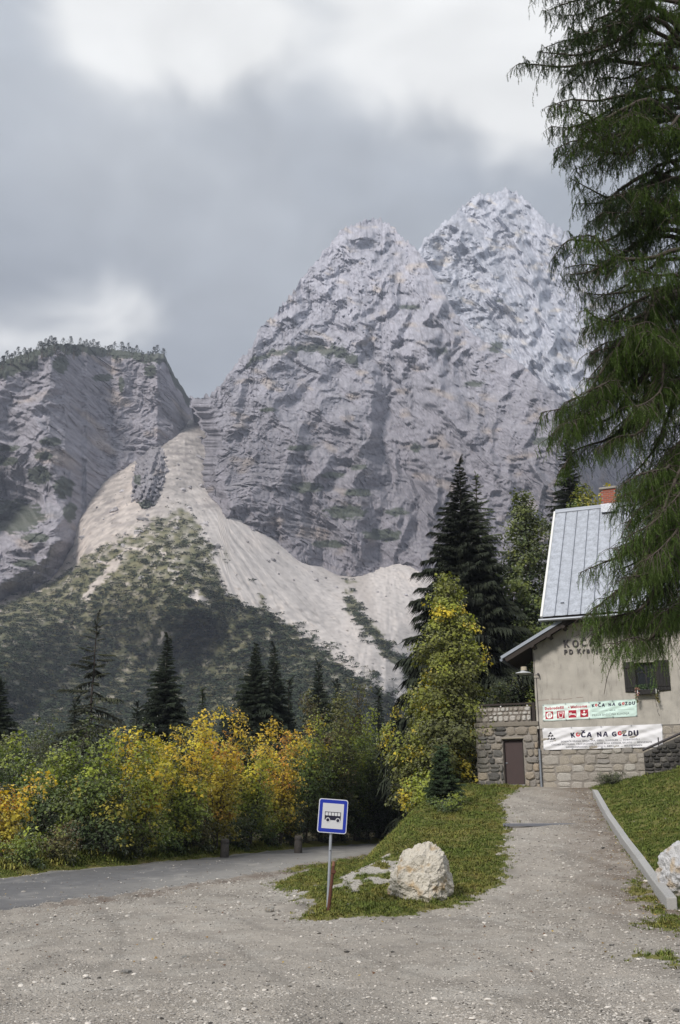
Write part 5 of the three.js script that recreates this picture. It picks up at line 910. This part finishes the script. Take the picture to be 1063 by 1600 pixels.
function conifer({ name = 'spruce_tree', label, group, at: p, h, r, n, color, tip = 1.6, low = 0.06, droop = 0.35, geos = boughs, ragged = 0.35, power = 0.85, trunkR, trunkMat = bark, thin = 0 }) {
  const t = thing(name, label, name.split('_').join(' '), p.toArray(), R(0, 6.28), group), list = [], E = new THREE.Euler();
  const pts = []; for (let k = 0; k <= 10; k++) pts.push(new THREE.Vector3(0.06 * n2(k * 0.5, p.x), h * k / 10, 0.06 * n2(k * 0.5, p.z)));
  part('trunk', limbGeo(pts, trunkR ?? h * 0.013, 0.015, 8), trunkMat, t);
  for (let i = 0; i < n; i++) {
    const u = low + (1 - low) * (1 - Math.pow(1 - (i + rnd()) / n, 0.62)), y = h * Math.min(0.995, u), a = i * 2.39996 + R(-0.3, 0.3), prof = Math.pow(1 - u, power) * (1 - 0.35 * smoothstep(0.18 - u, 0, 0.18)), gap = 1 + ragged * n2(a * 1.2 + p.x, y * 0.9);
    if (thin && n2(a + 4, y * 0.6 + p.x) > 1 - thin * 2) continue;
    const L = Math.max(0.28, r * prof * R(0.72, 1.12) * gap), k = R(0.7, 1.25) * (1 + 0.25 * u);
    E.set(0, -a, lerp(-droop, 0.35, Math.pow(u, 1.5)) + R(-0.15, 0.12), 'YXZ'); E.order = 'YZX';
    list.push({ p: new THREE.Vector3(0, y, 0), q: new THREE.Quaternion().setFromEuler(E), s: new THREE.Vector3(L, Math.max(0.5, L * 0.8), Math.max(0.55, L * 0.75)), c: color.map((v) => v * k) });
  }
  // leading shoot
  for (let k = 0; k < 10; k++) { E.set(0, R(0, 6.28), R(0.6, 1.3)); E.order = 'YZX'; const s = R(0.3, 0.55) * tip / 1.6; list.push({ p: new THREE.Vector3(0, h * (1 - 0.012 * k) - 0.1, 0), q: new THREE.Quaternion().setFromEuler(E), s: new THREE.Vector3(s, s, s), c: color }); }
  foliage(t, list, geos, needleMat, 'crown');
  return t;
}
const dark = [0.024, 0.032, 0.017], far = [0.026, 0.038, 0.02], larchGreen = [0.112, 0.178, 0.038];
conifer({ label: 'big dark spruce beside the hut, tallest conifer in the middle', at: new THREE.Vector3(7.3, 2.2, -58), h: 20.6, r: 4.9, n: 1500, color: dark, ragged: 0.45, droop: 0.3 });
conifer({ name: 'larch_tree', label: 'lighter green larch peeping out behind the big dark spruce', at: new THREE.Vector3(9.3, 2.5, -65), h: 22.0, r: 4.2, n: 620, color: [0.07, 0.095, 0.035], geos: airyBoughs, power: 0.7 });
conifer({ label: 'black spruce behind the hut ridge, half hidden by larch twigs', at: new THREE.Vector3(16.9, 3, -70), h: 27, r: 4.2, n: 760, color: dark, low: 0.35, ragged: 0.5 });
conifer({ label: 'dark spruce low behind the tall yellow maple', at: new THREE.Vector3(9.8, 2.5, -62), h: 11, r: 3.4, n: 420, color: dark });
const ctree = (px, py, D, r, n, label, o = {}) => { const top = at(px, py, D), g = height(top.x, D); conifer({ label, at: new THREE.Vector3(top.x, g, -D), h: top.y - g, r, n, color: far, ...o }); };
ctree(2, 1062, 66, 3.0, 560, 'dark spruce at the left edge of the photo behind the green maples');
ctree(153, 962, 64, 2.2, 210, 'thin half bare larch with a dead looking top on the left', { name: 'larch_tree', color: [0.04, 0.045, 0.022], geos: airyBoughs, thin: 0.46, power: 0.4, ragged: 0.7, trunkMat: mat(0.055, 0.045, 0.038), trunkR: 0.14 });
ctree(263, 993, 68, 3.0, 700, 'dark spruce above the golden clump, left of the small light larch', { ragged: 0.4 });
ctree(317, 1076, 72, 1.5, 200, 'small light green larch between two dark spruces', { name: 'larch_tree', color: [0.06, 0.085, 0.03], geos: airyBoughs, power: 0.65 });
ctree(401, 1006, 68, 3.5, 860, 'broad dark spruce, left one of the touching pair behind the golden maples');
ctree(429, 1010, 71, 3.0, 700, 'dark spruce, right one of the touching pair');
ctree(452, 1062, 74, 1.4, 260, 'slim dark spruce just right of the touching pair');
ctree(498, 1035, 72, 2.7, 560, 'dark pointed spruce directly above the bus sign');
ctree(527, 1064, 76, 1.7, 300, 'smaller dark spruce right of the one above the bus sign');
ctree(591, 1076, 72, 1.9, 300, 'dark spruce standing alone left of the tall maple', { color: [0.028, 0.042, 0.022] });
ctree(618, 1102, 66, 1.8, 280, 'low dark spruce tucked against the tall maple', { low: 0.45 });
ctree(120, 1090, 76, 1.9, 260, 'low spruce left of the half bare larch', {});
ctree(215, 1100, 78, 1.9, 260, 'low spruce between the half bare larch and the dark spruce', {});
ctree(352, 1110, 80, 1.9, 260, 'low spruce showing between the golden maple and the touching pair', {});
ctree(560, 1112, 80, 2.0, 260, 'low spruce in the gap right of the bus sign', {});
{ const p = onGround(693, 1262); conifer({ name: 'spruce_sapling', label: 'small green spruce sapling on the crest of the grass bank', at: p.add(new THREE.Vector3(0, -0.05, 0)), h: 2.2, r: 0.75, n: 170, color: [0.045, 0.075, 0.03], power: 0.7, trunkR: 0.03, tip: 0.6, droop: -0.2 }); }
{ const p = onGround(716, 1272); broadleaf({ name: 'shrub', label: 'low green weeds hanging on the bank under the sapling', at: p.add(new THREE.Vector3(-0.4, 0, 0)), h: 0.5, w: 1.0, stems: 4, palette: pal.green, density: 2.5, low: 0.05, leaf: 0.5, category: 'shrub' }); }
{ const p = hutPoint(2.9, 0.05, 0.45); broadleaf({ name: 'shrub', label: 'small green plant at the foot of the hut wall by the kerb top', at: p.setY(height(p.x, -p.z)), h: 0.42, w: 1.0, stems: 5, palette: () => [0.09, 0.11, 0.04], density: 3, low: 0.05, leaf: 0.42, category: 'shrub' }); }

// ---------------------------------------------------------------- the great larch in front on the right
{
  rnd = mulberry(4242);
  const BASE = new THREE.Vector3(7.0, height(7.0, 17), -17), t = thing('larch_tree', 'great larch on the right whose hanging twigs cover the sky and the hut roof', 'larch tree', BASE.toArray());
  const tp = []; for (let k = 0; k <= 14; k++) tp.push(new THREE.Vector3(0.12 * n2(k * 0.3, 2) + 0.03 * k, k * 1.55, 0.1 * n2(k * 0.3, 7)));
  part('trunk', limbGeo(tp, 0.32, 0.06, 12, 0.9), bark, t); const trunk = new THREE.CatmullRomCurve3(tp);
  // needle tufts on a hanging twig, 0.3 m long, pointing down
  const twig = (seed) => { const r = mulberry(seed), pos = [], nor = []; const tri = (a, b, c, n) => { pos.push(...a, ...b, ...c); for (let k = 0; k < 3; k++) nor.push(...n); }; let x = 0, z = 0; const S = []; for (let k = 0; k <= 6; k++) { S.push([x, -0.05 * k, z]); x += (r() - 0.35) * 0.022; z += (r() - 0.5) * 0.022; } for (let k = 0; k < 6; k++) { const w = 0.003; tri([S[k][0] - w, S[k][1], S[k][2]], [S[k][0] + w, S[k][1], S[k][2]], S[k + 1], [0, 0, 1]); }
    for (let k = 0; k < 11; k++) { const u = 6 * (k + 0.5 * r()) / 11, i = Math.min(5, Math.floor(u)), f = u - i, o = [0, 1, 2].map((c) => lerp(S[i][c], S[i + 1][c], f)); for (let q = 0; q < 7; q++) { const a = r() * 6.283, e = -0.9 + 1.7 * r(), l = 0.02 + 0.016 * r(), d = [Math.cos(a) * Math.cos(e) * l, Math.sin(e) * l - 0.007, Math.sin(a) * Math.cos(e) * l], w = 0.0034; tri([o[0] - Math.sin(a) * w, o[1], o[2] + Math.cos(a) * w], [o[0] + Math.sin(a) * w, o[1], o[2] - Math.cos(a) * w], [o[0] + d[0], o[1] + d[1], o[2] + d[2]], [d[0] / l * 0.6, 0.7, d[2] / l * 0.6]); } }
    return fromArrays(pos, { normal: nor }); };
  const twigs = [twig(1), twig(2), twig(3), twig(4)], list = [], fine = [], E = new THREE.Euler();
  const addTwigs = (o, tangent, n, size, tone) => { for (let k = 0; k < n; k++) { const p = o.clone().add(new THREE.Vector3(gauss() * 0.03, gauss() * 0.02, gauss() * 0.03)); E.set(R(-0.5, 0.5), R(0, 6.28), R(-0.55, 0.35)); const s = size * R(0.55, 1.3), f = R(0.7, 1.35); list.push({ p, q: new THREE.Quaternion().setFromEuler(E), s: new THREE.Vector3(s * 1.15, s, s * 1.15), c: tone.map((v) => v * f) }); } };
  // limbs: tip pixel, distance of the tip, start height above the foot, sag, how green and full
  const limbs = [[838, -20, 17, 1], [850, 22, 16.4, 1], [812, 102, 17.2, 0.8], [850, 78, 18.0, 1], [858, 170, 16.8, 1], [862, 200, 17.6, 1], [868, 236, 16.2, 0.9], [896, 268, 17.4, 1], [900, 322, 16.6, 1], [918, 352, 17.8, 0.9], [864, 408, 16.4, 1], [884, 432, 17.2, 1], [930, 470, 17.6, 0.9], [908, 518, 16.2, 0.9], [922, 560, 17.4, 1], [912, 594, 16.8, 1], [848, 648, 16.2, 1.2], [856, 690, 16.9, 1.2], [880, 668, 15.6, 1.2], [880, 735, 16.6, 1.0], [905, 900, 16.6, 0.7], [915, 968, 16.0, 1.2], [925, 1000, 16.4, 1.2], [960, 1010, 15.4, 1.3], [985, 985, 17.0, 1.1], [975, 760, 15.2, 1.0], [1000, 60, 15.2, 1], [985, 180, 15.0, 1], [1000, 300, 15.4, 1], [985, 420, 15.2, 1], [1010, 520, 15.0, 1], [990, 640, 15.2, 1], [1010, 880, 14.6, 0.8], [1040, 960, 15.4, 1], [960, -30, 15.2, 1], [1030, 130, 18.8, 1], [960, 90, 19.2, 1], [950, 260, 19.0, 1], [985, 360, 19.2, 1], [970, 590, 19, 1], [960, 690, 18.6, 1], [1020, 700, 19, 1], [1040, 820, 18.4, 0.7], [930, 130, 17.0, 1], [940, 30, 16.0, 1], [950, 200, 16.4, 1], [990, 120, 17.6, 1], [1020, 240, 16.2, 1], [1030, 400, 17.4, 1], [1050, 300, 15.4, 1], [1050, 470, 16.2, 1], [1045, 600, 15.6, 1], [900, 60, 16.8, 0.9], [915, 190, 17.2, 0.9], [1035, 30, 16.6, 1]];
  const edge = curve([[-60, 865], [0, 868], [60, 845], [105, 815], [170, 855], [260, 880], [330, 905], [420, 872], [500, 905], [590, 915], [650, 856], [700, 868], [745, 895], [800, 895], [870, 905], [950, 905], [1010, 935], [1050, 985]]);
  for (let k = 0; k < 48; k++) limbs.push([R(950, 1160), R(-60, 1000), R(14.6, 19.6), R(0.8, 1.1)]);
  for (let k = 0; k < 22; k++) limbs.push([R(955, 1090), R(690, 1010), R(14.6, 18.2), R(0.9, 1.15)]);
  for (let k = 0; k < 44; k++) { const y = -40 + 1060 * (k + rnd()) / 44; if (y > 730 && y < 970) continue; limbs.push([edge(y) + Math.abs(gauss()) * 55, y, R(14.8, 19), R(0.7, 1)]); }
  limbs.forEach(([px, py, d, full], i) => {
    const tip = at(px, py, d).sub(BASE), reach = Math.hypot(tip.x, tip.z), y0 = clamp(tip.y + reach * R(-0.15, 0.55) + (py > 620 ? reach * 0.5 : 0), 1, 21.4), o = trunk.getPoint(clamp(y0 / 21.7, 0, 1)), c1 = o.clone().lerp(tip, 0.35), c2 = o.clone().lerp(tip, 0.72); c1.y += reach * R(0.1, 0.2); c2.y += reach * R(0.0, 0.08) - (py > 620 ? reach * 0.05 : 0); c1.z += gauss() * 0.5; c2.z += gauss() * 0.4; c1.x += gauss() * 0.25; c1.y += gauss() * 0.18; c2.y += gauss() * 0.16; tip.y += 0.05;
    const c15 = c1.clone().lerp(c2, 0.5), c25 = c2.clone().lerp(tip, 0.5); for (const c of [c15, c25]) { c.x += gauss() * reach * 0.05; c.y += gauss() * reach * 0.06; c.z += gauss() * reach * 0.06; }
    const path = new THREE.CatmullRomCurve3([o, c1, c15, c2, c25, tip]), pts = path.getPoints(14); part('limb', limbGeo(pts, 0.022 + 0.012 * reach, 0.006, 6, 0.8), bark, t);
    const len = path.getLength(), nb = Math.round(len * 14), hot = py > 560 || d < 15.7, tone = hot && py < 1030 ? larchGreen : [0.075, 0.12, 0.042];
    for (let b = 0; b < nb; b++) {
      const u = lerp(0.16, 1, (b + rnd()) / nb), p = path.getPoint(u), tan = path.getTangent(u), side = (b % 2 ? 1 : -1) * R(0.5, 1.35), dir = tan.clone().applyAxisAngle(new THREE.Vector3(0, 1, 0), side); dir.y = -0.1 - R(0, 1.3) * lerp(0.45, 1, u); dir.normalize();
      const L = lerp(0.95, 0.3, Math.pow(u, 1.4)) * R(0.3, 1.3) * (0.75 + 0.25 * full), end = p.clone().addScaledVector(dir, L); end.y -= L * L * 0.3; const mid = p.clone().addScaledVector(dir, L * 0.5); mid.y += 0.02;
      fine.push(limbGeo([p, mid, end], 0.008, 0.0025, 3));
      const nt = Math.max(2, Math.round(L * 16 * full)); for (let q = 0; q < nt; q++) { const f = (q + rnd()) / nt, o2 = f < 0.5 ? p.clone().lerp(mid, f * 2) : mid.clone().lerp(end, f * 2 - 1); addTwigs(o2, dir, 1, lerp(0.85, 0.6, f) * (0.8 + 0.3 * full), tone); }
    }
    addTwigs(tip, null, 3, 0.5, tone);
  });
  part('twigs', fine, mat(0.07, 0.055, 0.045, { roughness: 1 }), t).userData.kind = 'stuff'; foliage(t, list, twigs, needleMat, 'needles');
  console.log('larch twigs', list.length, 'fine', fine.length);
  // bare dead twig hanging before the plaster wall
  const w = [[955, 1040], [948, 1062], [944, 1085]].map(([x, y]) => at(x, y, 16.4).sub(BASE)); part('limb', limbGeo([at(985, 990, 16.2).sub(BASE), ...w], 0.012, 0.004, 5), bark, t, 'bare twig hanging in front of the plaster wall');
}
renderer.render(scene, camera);
